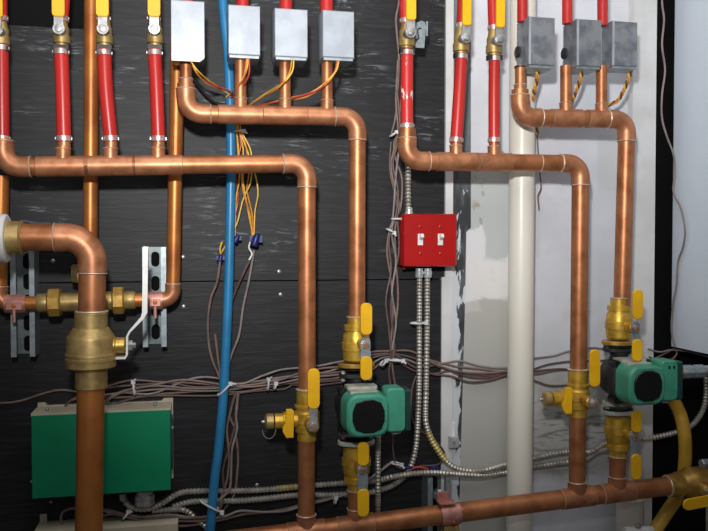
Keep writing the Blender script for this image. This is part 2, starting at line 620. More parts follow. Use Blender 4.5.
# E bottom header
s4 = S(450, 512, D)
def on_bottom(px):
    return W(px, 532.5 - (px - 300) * .1265, D)
copper_run('copper_manifold', 'large copper return header rising to the right along the bottom', 'copper pipe',
           [on_bottom(150), on_bottom(684)], 9.8 * s4, tees=[
    (on_bottom(306.3), W(306.5, 438, D), 8.9 * s1, .037), (on_bottom(355.4), W(355.4, 488, D), 7.9 * s1, .037),
    (on_bottom(577), W(577.5, 412, D), 8.5 * s2, .037), (on_bottom(617), W(617.5, 452, D), 8.1 * s3, .037)], fr=1.07)

# F back risers
DR = .07
copper_run('copper_riser', 'thin golden copper riser behind the header, above the union fitting', 'copper pipe',
           [W(91.8, -45, DR), W(90, 292, DR)], 7.2 * S(90, 150, DR), mat='copper_dull')
copper_run('copper_riser', 'copper riser with bottom elbow turning left into the union, beside blue pipe', 'copper pipe',
           [W(177.6, 40, DR), W(172.8, 299.5, DR), W(122, 300.5, DR)], 7.0 * S(170, 250, DR), R=.02, collar=.012, mat='copper_dull')
copper_run('copper_riser', 'copper riser at left edge with bottom elbow into the union', 'copper pipe',
           [W(1.5, 176, DR), W(-1, 303.5, DR), W(52, 303, DR)], 7.2 * S(0, 250, DR), R=.02, collar=.012, mat='copper_dull')
# unions
sr = S(90, 300, DR)
t = thing('union_fitting', 'brass double union behind the large copper drop', 'fitting', W(90, 318, DR))
MB().tube([W(60, 302.5, DR), W(118, 300.5, DR)], 9.5 * sr, 20).build('body', 'brass_dull', t)
MB().tube([W(90, 312, DR), W(90, 290, DR)], 9.5 * sr, 20).build('branch', 'brass_dull', t)
MB().lathe(W(88, 282, DR), Z, [(0, 15 * sr), (.004, 16 * sr), (.03, 16 * sr), (.034, 15 * sr)], 6, 0, X).build('union_nut', 'brass_dull', t)
a = (W(118, 300.5, DR) - W(60, 302.5, DR)).normalized()
for p0, w_ in ((48, 13), (112.5, 12)):
    MB().lathe(W(p0, 302.5 if p0 < 90 else 300.5, DR), a, [(0, 12.5 * sr), (.003, 14.5 * sr), (w_ * sr - .003, 14.5 * sr), (w_ * sr, 12.5 * sr)], 8, PI / 8, -Y).build('union_nut', 'brass', t)
for p0, w_ in ((37.5, 12), (124, 11)):
    MB().lathe(W(p0, 303 if p0 < 90 else 300.3, DR), a, [(0, 8.8 * sr), (.002, 9.3 * sr), (w_ * sr - .002, 9.3 * sr), (w_ * sr, 8.8 * sr)], 20).build('collar', 'brass_dull', t)

# G main pipe
DM = .22
sm = S(92, 300, DM)
t = copper_run('main_copper_pipe', 'largest copper pipe, bending down from the left edge into a brass valve', 'copper pipe',
               [W(-2, 237.3, DM), W(92.7, 237.3, DM), W(91.6, 328, DM)], 13.2 * sm, R=.045, collar=.018, elbow_r=1.07)
MB().lathe(W(91.8, 312, DM), -Z, [(0, 15.3 * sm), (.001, 15.8 * sm), (.004, 15.8 * sm), (.005, 15.3 * sm), (18 * sm, 15.3 * sm)], 28).build('socket', 'brass_dull', t)
jb = MB(); torus_ring(jb, W(91.8, 311.5, DM), Z, 15.4 * sm, .0016); jb.build('solder_joint', 'solder', t)
MB().lathe(W(2, 237.5, DM), X, [(0, 16.8 * sm), (.002, 17.5 * sm), (.004, 16.3 * sm), (17 * sm, 16 * sm), (18 * sm, 17 * sm), (19.5 * sm, 15.5 * sm)], 28).build('collar', 'brass_dull', t)
MB().lathe(W(-19, 238.5, DM), X, [(0, 23 * sm), (.003, 24 * sm), (23 * sm, 24 * sm), (24.5 * sm, 22.5 * sm)], 32).build('flange', 'white', t)
copper_run('main_copper_pipe', 'wide copper pipe below the brass valve, in front of green box', 'copper pipe',
           [W(90.8, 384, DM), W(88, 600, DM)], 13.4 * S(90, 450, DM), mat='copper_dull')
# large ball valve
o = W(91.4, 388, DM)
t = thing('ball_valve', 'large dull brass ball valve with white lever on the widest pipe', 'valve', o)
pf = [(0, 15), (.5, 15.6), (17, 15.6), (17.5, 15.2), (19, 16.5), (21, 23), (22, 24.3), (28, 24.3), (28.3, 25), (31, 25), (31.5, 24.3), (33, 24.3), (33.3, 24.8),
      (35.5, 24.6), (36, 23.8), (50, 23.2), (52, 22.8), (60.5, 17.2), (61, 15.7), (76, 15.5)]
MB().lathe(o, Z, [(a * sm, b * sm) for a, b in pf], 32).build('body', 'brass_dull', t)
sp = W(110, 345, DM - .0)
MB().lathe(W(111, 345.5, DM), X, [(0, 9 * sm), (4 * sm, 9 * sm), (5 * sm, 8 * sm), (13 * sm, 8 * sm), (14 * sm, 7 * sm)], 20).build('stem_boss', 'brass', t)
MB().lathe(W(127.5, 345.5, DM), X, [(0, 5.6 * sm), (5 * sm, 5.6 * sm), (5 * sm, 3 * sm), (8 * sm, 3 * sm)], 6).build('nut', 'steel', t)
lv = [W(114.5, 357.5, DM), W(125.5, 357.3, DM), W(127.3, 354, DM), W(127.5, 336, DM), W(130, 331, DM), W(142.5, 317.5, DM), W(145, 312, DM), W(145.8, 251, DM), W(146.2, 246.5, DM)]
mb = MB()
rg = []
for i, p in enumerate(lv):
    q0 = lv[max(0, i - 1)]; q1 = lv[min(len(lv) - 1, i + 1)]
    tg = (q1 - q0).normalized()
    nn = V((tg.z, 0, -tg.x)) * (.0018 if i < 5 else .0045 if i > 5 else .003)
    hw = .011 if i < 8 else .006
    b = len(mb.v)
    mb.v += [p + nn - Y * hw, p - nn - Y * hw, p - nn + Y * hw, p + nn + Y * hw]
    rg.append(b)
for a_, b_ in zip(rg, rg[1:]):
    for k in range(4):
        mb.f.append((a_ + k, a_ + (k + 1) % 4, b_ + (k + 1) % 4, b_ + k))
mb.f += [tuple(rg[0] + k for k in (3, 2, 1, 0)), tuple(rg[-1] + k for k in range(4))]
mb.build('lever', 'white', t)

# ------------------------------------------------------------------ struts and straps
def strut(px0, px1, py0, py1, label, slots=True, dep=.050, front=None):
    a, b = W((px0 + px1) / 2, py1, 0), W((px0 + px1) / 2, py0, 0)
    s = S((px0 + px1) / 2, (py0 + py1) / 2, dep)
    w = (px1 - px0) * s
    c = W((px0 + px1) / 2, (py0 + py1) / 2, dep)
    h = (py1 - py0) * s
    t = thing('strut_channel', label, 'channel', V((c.x, -.0005, c.z - h / 2)), 'steel strut channels')
    mb = MB()
    y0 = -.001
    lip = w * .2
    # side walls, lips turned in, web with slot gaps
    for sx in (-1, 1):
        mb.box((c.x + sx * (w / 2 - .001), y0 - dep / 2, c.z), (.002, dep, h))
        mb.box((c.x + sx * (w / 2 - lip / 2), y0 - dep, c.z), (lip, .002, h))
        mb.box((c.x + sx * (w / 2 - lip), y0 - dep + .004, c.z), (.002, .008, h))
    mb.build('channel_sides', 'galv', t, smooth=False)
    mb = MB()
    mb.box((c.x, y0 - .001, c.z), (w - .004, .002, h))
    mb.build('web', 'galv_shaded', t, smooth=False)
    n = max(2, int(round(h / .046)))
    for i in range(n):
        z = c.z - h / 2 + h * (i + .5) / n
        MB().prism(rrect(w * .36, .031, w * .17, 5), V((c.x, y0 - .0018, z)), X, Z, .0012).build('slot', 'hole', t)
    return t, c, w, h


strut(143, 166, 247, 347, 'galvanised slotted channel behind the riser elbow, beside the white lever')
strut(11.5, 34, 251, 357, 'galvanised slotted channel at left edge under the big pipe')
strut(427, 451, 477, 545, 'galvanised slotted channel behind the bottom header strap', dep=.045)


def strap(px, py, d, r, axis, label, w=.012, drop=.012, a=(-100, 60)):
    c = W(px, py, d)
    t = thing('pipe_strap', label, 'pipe clamp', c, 'pipe clamps')
    mb = MB()
    mb.band(c, axis, r + .0005, r + .0028, w, math.radians(a[0]), math.radians(a[1]), -Y, 18)
    mb.build('band', 'strap', t)
    ang = math.radians(a[0])
    low = c + (-Y * math.cos(ang) + V(axis).normalized().cross(-Y) * math.sin(ang)) * (r + .002)
    mb = MB()
    mb.box(c + V((0, -(r + .003), -(r * .25))), (w * 1.5, .003, .014), .0005)
    mb.build('ear', 'strap', t)
    MB().lathe(c + V((0, -(r + .004), -r * .2)), -Y, [(0, .0042), (.002, .0042), (.0035, .0025)], 8).build('screw_head', 'copper_dull', t)
    MB().lathe(c + V((0, -(r + .002), -r * .7)), -Z, [(0, .0035), (drop + .012, .0035)], 10).build('bolt', 'strap', t)
    return t


strap(16, 303.3, DR, 8.0 * sr, X, 'pink copper clamp holding the pipe to the left edge channel', .019, a=(-70, 120))
strap(155.5, 300, DR, 8.0 * sr, X, 'pink copper clamp holding the elbow pipe to the channel beside white lever', .014, a=(-70, 120))
ax = (on_bottom(684) - on_bottom(150)).normalized()
c = on_bottom(449)
t = thing('pipe_strap', 'pink copper strap over the bottom header below the red switch box', 'pipe clamp', c, 'pipe clamps')
MB().band(c, ax, 9.9 * s4, 9.9 * s4 + .003, .021, math.radians(-70), math.radians(130), -Y, 20).build('band', 'strap', t)
MB().box(c + V((-.008, -.006, 9.9 * s4 + .006)), (.036, .026, .003), .0006).build('ear', 'strap', t)
MB().box(c + V((-.012, .004, 9.9 * s4 + .015)), (.026, .003, .02), .0006).build('ear', 'strap', t)
MB().lathe(c + V((.003, -9.9 * s4 * .82 - .004, -9.9 * s4 * .55)), -Y, [(0, .004), (.002, .004), (.004, .0025)], 8).build('screw_head', 'copper_dull', t)
MB().box(c + V((0, -.008, -9.9 * s4 - .006)), (.034, .024, .012), .001).build('saddle', 'brass_dull', t)
MB().box(V((c.x, -.086, c.z + .012)), (.012, .07, .012), .001).build('standoff', 'galv', t)
MB().tube([V((W(439, 480, .052).x, -.056, W(439, 489, .05).z)), V((W(439, 480, .052).x, -.056, W(439, 501, .05).z))], .0045, 12).build('hook', 'white', t)

# ------------------------------------------------------------------ red tubes
def crimp(parent, c, ax, r, w=.005):
    mb = MB()
    mb.lathe(c - ax * w, ax, [(0, r), (.0005, r + .0016), (2 * w - .0005, r + .0016), (2 * w, r)], 20)
    for k in (-1, 1):
        mb.box(c + X * k * (r + .0008) - Y * .002, (.003, .005, .005), .0006)
    mb.build('crimp_ring', 'crimp', parent)


def pex(pts, d, rpx, label, low=True, high=True, mt='pex'):
    P_ = path(pts, d, .01)
    r = rpx * S(pts[0][0], pts[0][1], d)
    t = thing('red_tube', label, 'tube', P_[-1], 'red heating tubes')
    MB().tube(P_, r, 18).build('tube', mt, t)
    if low:
        crimp(t, P_[-1] + (P_[-2] - P_[-1]).normalized() * .006, (P_[-1] - P_[-2]).normalized(), r)
        MB().tube([P_[-1] - Z * .012, P_[-1] + Z * .004], r * .9, 16).build('insert', 'copper_fit', t)
    if high:
        crimp(t, P_[0] + (P_[1] - P_[0]).normalized() * .006, (P_[1] - P_[0]).normalized(), r)
    return t


pex([(1.5, 45), (2, 90), (2.5, 142)], D, 6.6, 'red tube at the left edge above the header elbow')
pex([(61, 49), (62.5, 90), (64, 142)], D, 7.0, 'red tube left of the golden riser')
pex([(104, 50), (106, 90), (111, 142)], D, 7.0, 'red tube slanting down right of the golden riser')
pex([(154.5, 50), (156.5, 90), (158.5, 142)], D, 6.8, 'red tube left of the leftmost light grey box')
pex([(407, 50), (406.8, 90), (407, 129)], D, 6.3, 'scuffed red tube in front of the black board edge beside a brown cable', mt='pex_scuff')
pex([(461.5, 54), (459.5, 90), (456, 143)], D, 6.2, 'red tube leaning over the dark peeling strip')
pex([(494.5, 56), (494, 90), (494, 143)], D, 5.6, 'red tube between the leaning tube and the worn grey boxes')
UP = 'upper red tube '
pex([(1, -45), (1, 10), (1, 22)], D, 6.0, UP + 'above the valve at the left edge', True, False)
pex([(66, -45), (64, 0), (62, 22)], D, 5.6, UP + 'behind the yellow lever left of the golden riser', True, False)
pex([(104, -45), (104, 0), (104, 22)], D, 5.6, UP + 'behind the yellow lever right of the golden riser', True, False)
pex([(154, -45), (154, 0), (154, 22)], D, 5.6, UP + 'behind the yellow lever beside the light grey boxes', True, False)
pex([(404, -45), (405, 0), (406, 24)], D, 5.6, UP + 'peeling, beside the thin brown cable', True, False, 'pex_scuff')
pex([(463, -45), (463, 0), (461.5, 29)], D, 5.6, UP + 'left of the yellow lever over the dark strip', True, False)
pex([(492.5, -45), (493, 0), (494, 31)], D, 5.6, UP + 'left of the yellow lever beside the worn grey boxes', True, False)
for (px, y, lb) in ((242.5, 8, 'second light grey box'), (286, 12, 'third light grey box'), (326.5, 14, 'rightmost light grey box'),
                    (187, 5, 'leftmost light grey box')):
    pex([(px, -45), (px, y)], D, 6.3, UP + 'entering the top of the ' + lb, False, False)
for (px, y, lb) in ((522.3, 22, 'leftmost worn grey box'), (567.3, 24, 'middle worn grey box'), (602.5, 26, 'rightmost worn grey box')):
    pex([(px, -45), (px, y)], D, 5.2, UP + 'entering the top of the ' + lb, False, False)


def lever_prism(c, w, z0, z1, th=.005, rnd=True, y=0):
    h = abs(z1 - z0)
    p = rrect(w, h, w * .48 if rnd else w * .2, 6)
    return p, V((c.x, c.y + y, (z0 + z1) / 2))


def tube_valve(px, py, label, hdl=58, up=-30, hw=12):
    c = W(px, py, D)
    s = S(px, py, D)
    t = thing('ball_valve', label, 'valve', c - Z * 13 * s, 'small valves on the red tubes')
    pf = [(-13, 6.3), (-11, 6.3), (-10.5, 8.2), (-3, 8.2), (-2.5, 7.2), (4, 7.4), (7, 6.2), (13, 5.6)]
    MB().lathe(c, Z, [(a * s, b * s) for a, b in pf], 20).build('body', 'brass_dull', t)
    MB().lathe(c - Y * .006 + X * 0, -Y, [(0, 5.5 * s), (.02, 5.5 * s), (.022, 4.6 * s)], 16).build('stem_boss', 'steel', t)
    MB().lathe(c - Y * .028, -Y, [(0, 5.6 * s), (.003, 5.6 * s)], 18).build('washer', 'steel', t)
    MB().lathe(c - Y * .031, -Y, [(0, 3.8 * s), (.006, 3.8 * s), (.0065, 2.6 * s)], 6).build('nut', 'steel', t)
    MB().box(c - Y * .030 + Z * 7 * s, (9 * s, .003, 10 * s), .0005).build('lever', 'steel', t)
    z0 = 11 * s
    L = .10
    p = rrect(hw * s, L, hw * s * .25, 4)
    p = [(a, b) for a, b in p]
    MB().prism(p, c - Y * .029 + Z * (z0 + L / 2), X, Z, .006, .0015).build('lever_grip', 'yellow', t)
    mb = MB()
    mb.box(c + V((0, -.002, -15 * s)), (15 * s, .016, 5 * s), .001)
    mb.build('dark_bar', 'iron', t)  # dark bar just below the valve body
    return t


tube_valve(1, 34, 'small brass ball valve at the left edge between red tubes')
tube_valve(61.5, 33, 'small brass ball valve with yellow lever left of the golden riser')
tube_valve(104.5, 33, 'small brass ball valve with yellow lever overlapping the golden riser')
tube_valve(155, 33, 'small brass ball valve with yellow lever beside the leftmost grey box')
tube_valve(406.5, 36, 'small brass ball valve on the scuffed tube, grey bracket behind', hw=10)
tube_valve(461, 41, 'small brass ball valve with yellow lever over the dark peeling strip', hw=9)
tube_valve(494, 43, 'small brass ball valve with yellow lever just left of the worn grey boxes', hw=9)
# bracket behind
t = thing('bracket', 'small grey steel bracket plate behind the scuffed tube valve', 'bracket', W(419, 48, .06))
MB().prism([(a * S(419, 35, .1), b * S(419, 35, .1)) for a, b in [(-5, -13), (4, -13), (6, 9), (4, 13), (1, 14), (-5, 11)]], W(420, 35, .1), X, Z, .003).build('plate', 'galv', t)
MB().box(W(420, 35, .05), (.004, .10, .03)).build('arm', 'galv', t)
MB().tube(path([(421.5, 28), (418, 29), (418, 34), (419, 38), (415, 40)], .106, .003), .0012, 8).build('spring_clip', 'black_wire', t)


# ------------------------------------------------------------------ actuator boxes
def actuator(x0, x1, y0, y1, label, mat, dep=.062, front=.172, lip=False, hook=False):
    a, b = W(x0, y0, front), W(x1, y1, front)
    c = (a + b) / 2
    w, h = abs(b.x - a.x), abs(a.z - b.z)
    t = thing('valve_actuator', label, 'box', V((c.x, -front + dep / 2, c.z - h / 2)), 'valve actuator boxes')
    MB().box((c.x, -front + dep / 2, c.z), (w, dep, h), .0025).build('cover', mat, t)
    MB().box((c.x, -front + dep / 2, c.z - h / 2 - .0022), (w * .93, dep * .9, .005), .0008).build('base_plate', 'galv', t)
    if lip:
        MB().prism([(-.03, -.010), (.022, -.010), (.03, -.003), (.03, .004), (-.03, .004)], V((c.x, -front - .0005, c.z - h / 2)), X, Z, .002).build('flap', 'white', t)
    if mat == 'zinc_dark':
        MB().box((c.x - w / 2 + .002, -front - .0002, c.z), (.0045, .003, h * .99), .0006).build('edge_highlight', 'zinc', t)  # bright corner highlight built as a lighter strip
    if hook:
        MB().lathe(V((c.x - w / 2 - .001, -front + dep * .8, c.z - h * .12)), -X, [(0, .012), (.004, .012), (.005, .010)], 16).build('knockout_cap', 'iron', t)
    return t


actuator(170.5, 205, -1, 57, 'leftmost light grey metal box, with a white flap at its bottom edge', 'zinc', lip=True)
actuator(228, 260.5, 4, 56, 'second light grey metal box from left, in front of blue pipe', 'zinc')
actuator(274.5, 308, 7.5, 58, 'third light grey metal box from left, right of the blue pipe', 'zinc')
actuator(322.5, 354.5, 9.5, 58.5, 'rightmost of the four light grey metal boxes on black board', 'zinc')
actuator(529, 555, 16, 66, 'leftmost worn grey metal box before the pale wall', 'zinc_dark', hook=True)
actuator(577, 601.5, 18.5, 67, 'middle worn grey metal box before the pale wall', 'zinc_dark', hook=True)
actuator(612.5, 637.5, 20.5, 67, 'rightmost worn grey metal box, touching the white post', 'zinc_dark', dep=.045)

# ------------------------------------------------------------------ wires
def cable(pts, d, rpx, mat, label, name='cable', group=None, step=.006, cat='cable'):
    mb = MB().tube(path(pts, d, step), rpx * 2.1e-3, 8)
    o = mb.build(name, mat)
    tag(o, label, cat, group)
    return o


AW = 'wires from the light grey boxes'
dw = .165
for pts, mt, lb in (
    ([(190, 60, dw), (197, 70, dw), (208, 80, .12), (220, 88, .07), (229, 94, .05)], 'yellow_wire', 'yellow wire drooping right from the leftmost grey box, upper strand'),
    ([(191, 60, dw), (196, 72, dw), (207, 84, .12), (220, 89, .07), (230, 95, .05)], 'orange_wire', 'orange wire drooping right from the leftmost grey box, lower strand'),
    ([(189, 60, .155), (202, 76, .13), (214, 85, .1), (228, 90, .07), (234, 96, .05)], 'red_wire', 'red wire from the leftmost grey box reaching toward blue pipe'),
    ([(248.5, 58, dw), (246, 72, .16), (240, 86, .13), (232, 93, .07), (226, 97, .05)], 'yellow_wire', 'yellow wire hanging left from the second grey box'),
    ([(249, 58, dw), (249, 74, .17), (243, 86, .15), (237, 93, .08), (230, 98, .05)], 'red_wire', 'red wire hanging in front of the second grey box stub'),
    ([(247, 58, dw), (244, 76, .165), (237, 87, .15), (230, 94, .06)], 'orange_wire', 'orange wire hanging left from the second grey box'),
    ([(294, 59, dw), (292, 72, .165), (283, 83, .165), (268, 92, .1), (252, 103, .06)], 'yellow_wire', 'yellow wire sweeping left from the third grey box, upper strand'),
    ([(292, 59, dw), (289, 74, .165), (279, 87, .165), (262, 97, .1), (248, 106, .06)], 'orange_wire', 'orange wire sweeping left from the third grey box, lower strand'),
    ([(339, 60, dw), (336, 71, .165), (325, 83, .165), (310, 93, .14), (290, 98, .1), (262, 105, .06)], 'yellow_wire', 'yellow wire sweeping left from the rightmost light grey box, upper'),
    ([(338, 60, dw), (333, 76, .165), (322, 87, .165), (306, 97, .14), (284, 101, .1), (256, 107, .06)], 'orange_wire', 'orange wire sweeping left from the rightmost light grey box, middle'),
    ([(337, 60, dw), (334, 73, .165), (319, 89, .165), (300, 96, .14), (276, 102, .1), (258, 105, .06)], 'red_wire', 'red wire sweeping left from the rightmost light grey box, lower')):
    cable(pts, D, .75, mt, lb, 'wire', AW, .006, 'wire')
cable([(192, 78), (203, 92), (214, 102), (226, 105)], .03, 1.4, 'black_wire', 'black cable arching behind the copper stub of the leftmost box', 'cable')
HW = 'wires hanging beside the blue pipe'
for i, (pts, mt, lb) in enumerate((
    ([(226, 97, .045), (231, 108, .04), (236, 128, .03), (238, 150, .03), (239, 180, .03), (236, 200, .02), (235, 238, .02)], 'yellow_wire', 'yellow wire hugging the right side of blue pipe below the headers'),
    ([(230, 98, .045), (234, 110, .04), (238, 128, .03), (243, 148, .03), (243, 180, .03), (247, 205, .02), (253, 236, .02)], 'yellow_wire', 'yellow wire running straight down to the big blue wire nut'),
    ([(234, 96, .045), (236, 112, .04), (239, 128, .03), (245, 142, .03), (249, 170, .03), (247, 190, .02), (252, 214, .02), (253, 236, .02)], 'orange_wire', 'orange wire crossing the yellow wires above the big wire nut'),
    ([(252, 103, .055), (244, 112, .04), (240, 128, .03), (247, 150, .03), (254, 170, .03), (258, 192, .03), (255, 212, .02), (254, 236, .02)], 'yellow_wire', 'yellow wire bulging furthest right beside the blue pipe'),
    ([(248, 106, .055), (241, 116, .04), (237, 128, .03), (240, 160, .03), (243, 190, .03), (250, 215, .02), (252, 236, .02)], 'orange_wire', 'orange wire in the middle of the hanging bundle'),
    ([(256, 105, .055), (243, 118, .04), (239, 130, .03), (241, 145, .03), (236, 170, .03), (238, 200, .02), (233, 225, .02), (236, 238, .02)], 'red_wire', 'red wire nearest the blue pipe in the hanging bundle'),
    ([(262, 105, .055), (246, 116, .04), (240, 127, .03), (251, 152, .03), (251, 180, .03), (243, 200, .02), (236, 226, .02), (222, 252, .012)], 'yellow_wire', 'yellow wire crossing behind blue pipe to the left wire nut'))):
    cable(pts, D, .75, mt, lb, 'wire', HW, .006, 'wire')


def wire_nut(px, py, d, ang, label, sc=1.0):
    c = W(px, py, d)
    ax = V((math.sin(ang), -.1, math.cos(ang))).normalized()
    mb = MB()
    mb.lathe(c - ax * .012 * sc, ax, [(0, .007 * sc), (.003, .0075 * sc), (.018 * sc, .0055 * sc), (.022 * sc, .003 * sc)], 10)
    for k in (-1, 1):
        mb.box(c + X * k * .008 * sc, (.006 * sc, .003, .012 * sc), .0005)
    tag(mb.build('wire_nut', 'nut_blue'), label, 'wire nut', 'blue wire nuts')


wire_nut(256, 239, .03, .3, 'large blue wire nut at the end of the hanging yellow wires', 1.25)
wire_nut(237, 238, .03, .5, 'slim blue wire nut touching the right side of blue pipe', .85)
wire_nut(220.5, 258, .02, .2, 'dark blue wire nut on the left side of blue pipe', .8)
cable([(222, 242), (220, 249), (221, 254)], .02, .9, 'yellow_wire', 'short yellow wire end just left of blue pipe', 'wire', None, .004, 'wire')
cable([(250, 242), (249, 248), (252, 254), (249, 260)], .03, .9, 'white', 'short pale frayed wire end below the large blue wire nut', 'wire', None, .004, 'wire')


def zip_tie(px, py, d, w, ang, label, tail=True, h=4):
    s = S(px, py, d)
    c = W(px, py, d)
    U = V((math.cos(ang), 0, math.sin(ang)))
    mb = MB()
    pts = []
    n = 20
    for i in range(n):
        a = 2 * PI * i / n
        pts.append(c + U * (math.cos(a) * w * s / 2) - Y * (math.sin(a) * .011))
    mb.tube(pts, .0021, 6, closed=True)
    nrm = V((-U.z, 0, U.x))
    mb.box(c + U * (w * s / 2) - Y * .006, (.009, .007, .008), .001)
    if tail:
        mb.tube([c + U * (w * s / 2) - Y * .006, c + U * (w * s / 2 + h * s * .7) - Y * .012 - nrm * h * s * .6], .002, 6)
    tag(mb.build('zip_tie', 'tie'), label, 'cable tie', 'cable ties')


zip_tie(235, 132, .035, 17, .08, 'pale cable tie around the yellow wires and blue pipe')
zip_tie(224, 389.5, .04, 17, .75, 'pale cable tie crossing blue pipe at the cable bundle', True, 6)
zip_tie(211, 506, .04, 25, -.55, 'pale cable tie slanting across blue pipe near the bottom', True, 2)
zip_tie(268, 384.5, .025, 11, 1.5, 'upright cable tie on the bundle left of the middle copper drop')
zip_tie(275, 386, .025, 6, 1.3, 'small cable tie just right of the upright one', False)
zip_tie(134, 388, .03, 13, 1.65, 'cable tie on the bundle above the green box')
zip_tie(394, 360, .03, 17, -.1, 'cable tie where the upright and level cable bundles cross')
zip_tie(383, 363, .035, 7, .8, 'cable tie left of where the cable bundles cross', False)
zip_tie(397, 219, .03, 11, .0, 'cable tie on the upright cables beside the red box top corner')
zip_tie(390, 231, .03, 8, -.5, 'cable tie on the upright cables, lower of the pair beside red box')
zip_tie(393, 134.5, .025, 7, .6, 'small cable tie on upright cables beside the copper elbow', False)
zip_tie(396, 463.5, .035, 10, -.2, 'cable tie on wires right of the left pump lower valve')
zip_tie(126, 514.5, .035, 9, .9, 'cable tie on the brown cables under the green box')
zip_tie(335, 500, .035, 6, 1.4, 'cable tie between the two pipes just above the bottom header', False)
zip_tie(418, 323, .035, 15, 0, 'thin tie joining the two steel conduits below the red box', False)

BG = 'brown cables crossing the black board'
for i, (pts, mt, lb) in enumerate((
    ([(-40, 402), (0, 403), (20, 401), (45, 393), (60, 390), (75, 391.5), (100, 397), (130, 397), (160, 394), (190, 392), (215, 391), (240, 392), (270, 387), (300, 381), (330, 379), (345, 376)], 'cable', 'brown cable entering alone from the left edge above the green box'),
    ([(63, 410), (70, 401), (90, 392), (115, 387), (150, 384), (170, 383), (195, 387), (225, 386), (260, 385), (300, 383), (330, 381), (348, 379)], 'cable_dark', 'dark cable rising from the left top corner of the green box'),
    ([(105, 405), (118, 393), (150, 394), (172, 386), (195, 378), (216, 378), (240, 384), (262, 376), (280, 370), (297, 368), (318, 366), (338, 362), (352, 360)], 'cable_grey', 'greyish cable making the highest arc left of blue pipe'),
    ([(100, 408), (112, 396), (135, 388), (160, 386), (190, 388.5), (220, 388), (250, 385), (280, 380), (300, 373), (325, 368), (347, 367)], 'cable', 'brown cable midway in the bundle, rising after blue pipe'),
    ([(110, 405), (140, 397), (170, 395.5), (200, 396), (225, 395), (255, 391), (285, 389), (292, 385), (310, 386), (345, 382)], 'cable_dark', 'dark cable lowest in the bundle at blue pipe'),
    ([(72, 400), (100, 389), (130, 380.5), (160, 382), (190, 383), (215, 384.5), (245, 383), (290, 376), (320, 374), (347, 371)], 'cable', 'brown cable arching highest directly above the green box'),
    ([(95, 396), (130, 392), (165, 389), (200, 391), (235, 389), (270, 381), (300, 376), (330, 371), (350, 363)], 'cable_grey', 'greyish cable in the middle of the crossing bundle'),
    ([(107, 400), (125, 391), (150, 386), (180, 380), (205, 382), (240, 387), (275, 384), (305, 378), (335, 375), (348, 373)], 'cable', 'brown cable weaving through the crossing bundle'))):
    cable(pts, .012 + .004 * (i % 4), 1.1, mt, lb, 'cable', BG)
RG = 'brown cables crossing to the pale wall'
for i, (pts, mt, lb) in enumerate((
    ([(352, 358), (372, 352), (390, 351), (410, 351), (425, 358), (440, 363), (460, 367), (480, 369), (512, 373), (536, 374), (553, 371), (575, 369), (592, 369), (610, 366)], 'cable', 'brown cable topmost where it leaves the crossed bundles'),
    ([(352, 364), (372, 355), (395, 354), (420, 360), (445, 369), (470, 377), (490, 377), (508, 372), (530, 370), (548, 364.5), (570, 361.5), (590, 361), (620, 360)], 'cable_dark', 'dark cable rising behind the white pipe to the right pump'),
    ([(350, 372), (372, 358), (395, 355), (412, 366), (432, 374), (450, 376), (470, 382), (490, 380), (510, 375), (535, 381), (550, 385.5), (575, 385)], 'cable_dark', 'dark cable dipping lowest on the pale wall'),
    ([(345, 378), (365, 368), (385, 357), (405, 359), (425, 366), (445, 363), (460, 361), (480, 366), (508, 368), (530, 359.5), (553, 356), (568, 351.5), (590, 348), (606, 349)], 'cable_grey', 'cable rising topmost on the pale wall between white pipe and right header drop'),
    ([(350, 384), (372, 370), (388, 358), (400, 363), (415, 371), (432, 374), (450, 371), (470, 374), (495, 376), (520, 373), (560, 369), (590, 372), (606, 362), (615, 352)], 'cable_dark', 'dark cable looping up behind the right pump valve'),
    ([(420, 356), (440, 366), (462, 372), (485, 373), (510, 371)], 'cable', 'brown cable ending at the white pipe'))):
    cable(pts, .010 + .004 * (i % 3), 1.1, mt, lb, 'cable', RG)
VG = 'brown cables hanging left of the red box'
for i, (pts, mt, lb) in enumerate((
    ([(400, -40), (399, 0), (396, 18), (397, 35), (399, 60), (397, 100), (395, 120), (391.5, 134)], 'cable', 'thin brown cable running beside the scuffed red tube'),
    ([(398, 60), (396, 100), (398, 130), (394, 150), (391, 165), (394, 185), (399, 205), (395, 230), (396, 260), (398, 300), (394, 340), (393, 358)], 'cable', 'brown cable on the right of the upright bundle'),
    ([(397, 90), (400, 125), (397, 145), (393, 165), (398, 190), (396, 215), (389, 240), (391, 270), (386, 300), (389, 330), (391, 356), (389, 372), (391, 388)], 'cable_dark', 'dark cable second from left in the upright bundle'),
    ([(401, 100), (399, 130), (394, 143), (396, 160), (402, 180), (400, 210), (391, 225), (387, 250), (391, 280), (393, 310), (391, 345), (393, 372), (396, 388)], 'cable', 'brown cable continuing down behind the left pump'),
    ([(391, 142), (390, 170), (396, 200), (398, 228), (399, 250), (394, 280), (391, 310), (394, 340), (395, 356)], 'cable_dark', 'dark cable weaving on the right of the upright bundle'),
    ([(399, 150), (396, 175), (394, 205), (392, 235), (396, 262), (392, 292), (396, 322), (392, 350)], 'cable_grey', 'greyish cable in the middle of the upright bundle'),
    ([(416, 376), (412, 390), (411, 412), (415, 425), (424, 433), (436, 442), (444, 452), (443, 460), (436, 465), (420, 466)], 'cable_dark', 'dark cable curving around behind the twin steel conduits'))):
    cable(pts, .015 + .006 * (i % 3), 1.15, mt, lb, 'cable', VG)
LG = 'cables hanging near the blue pipe'
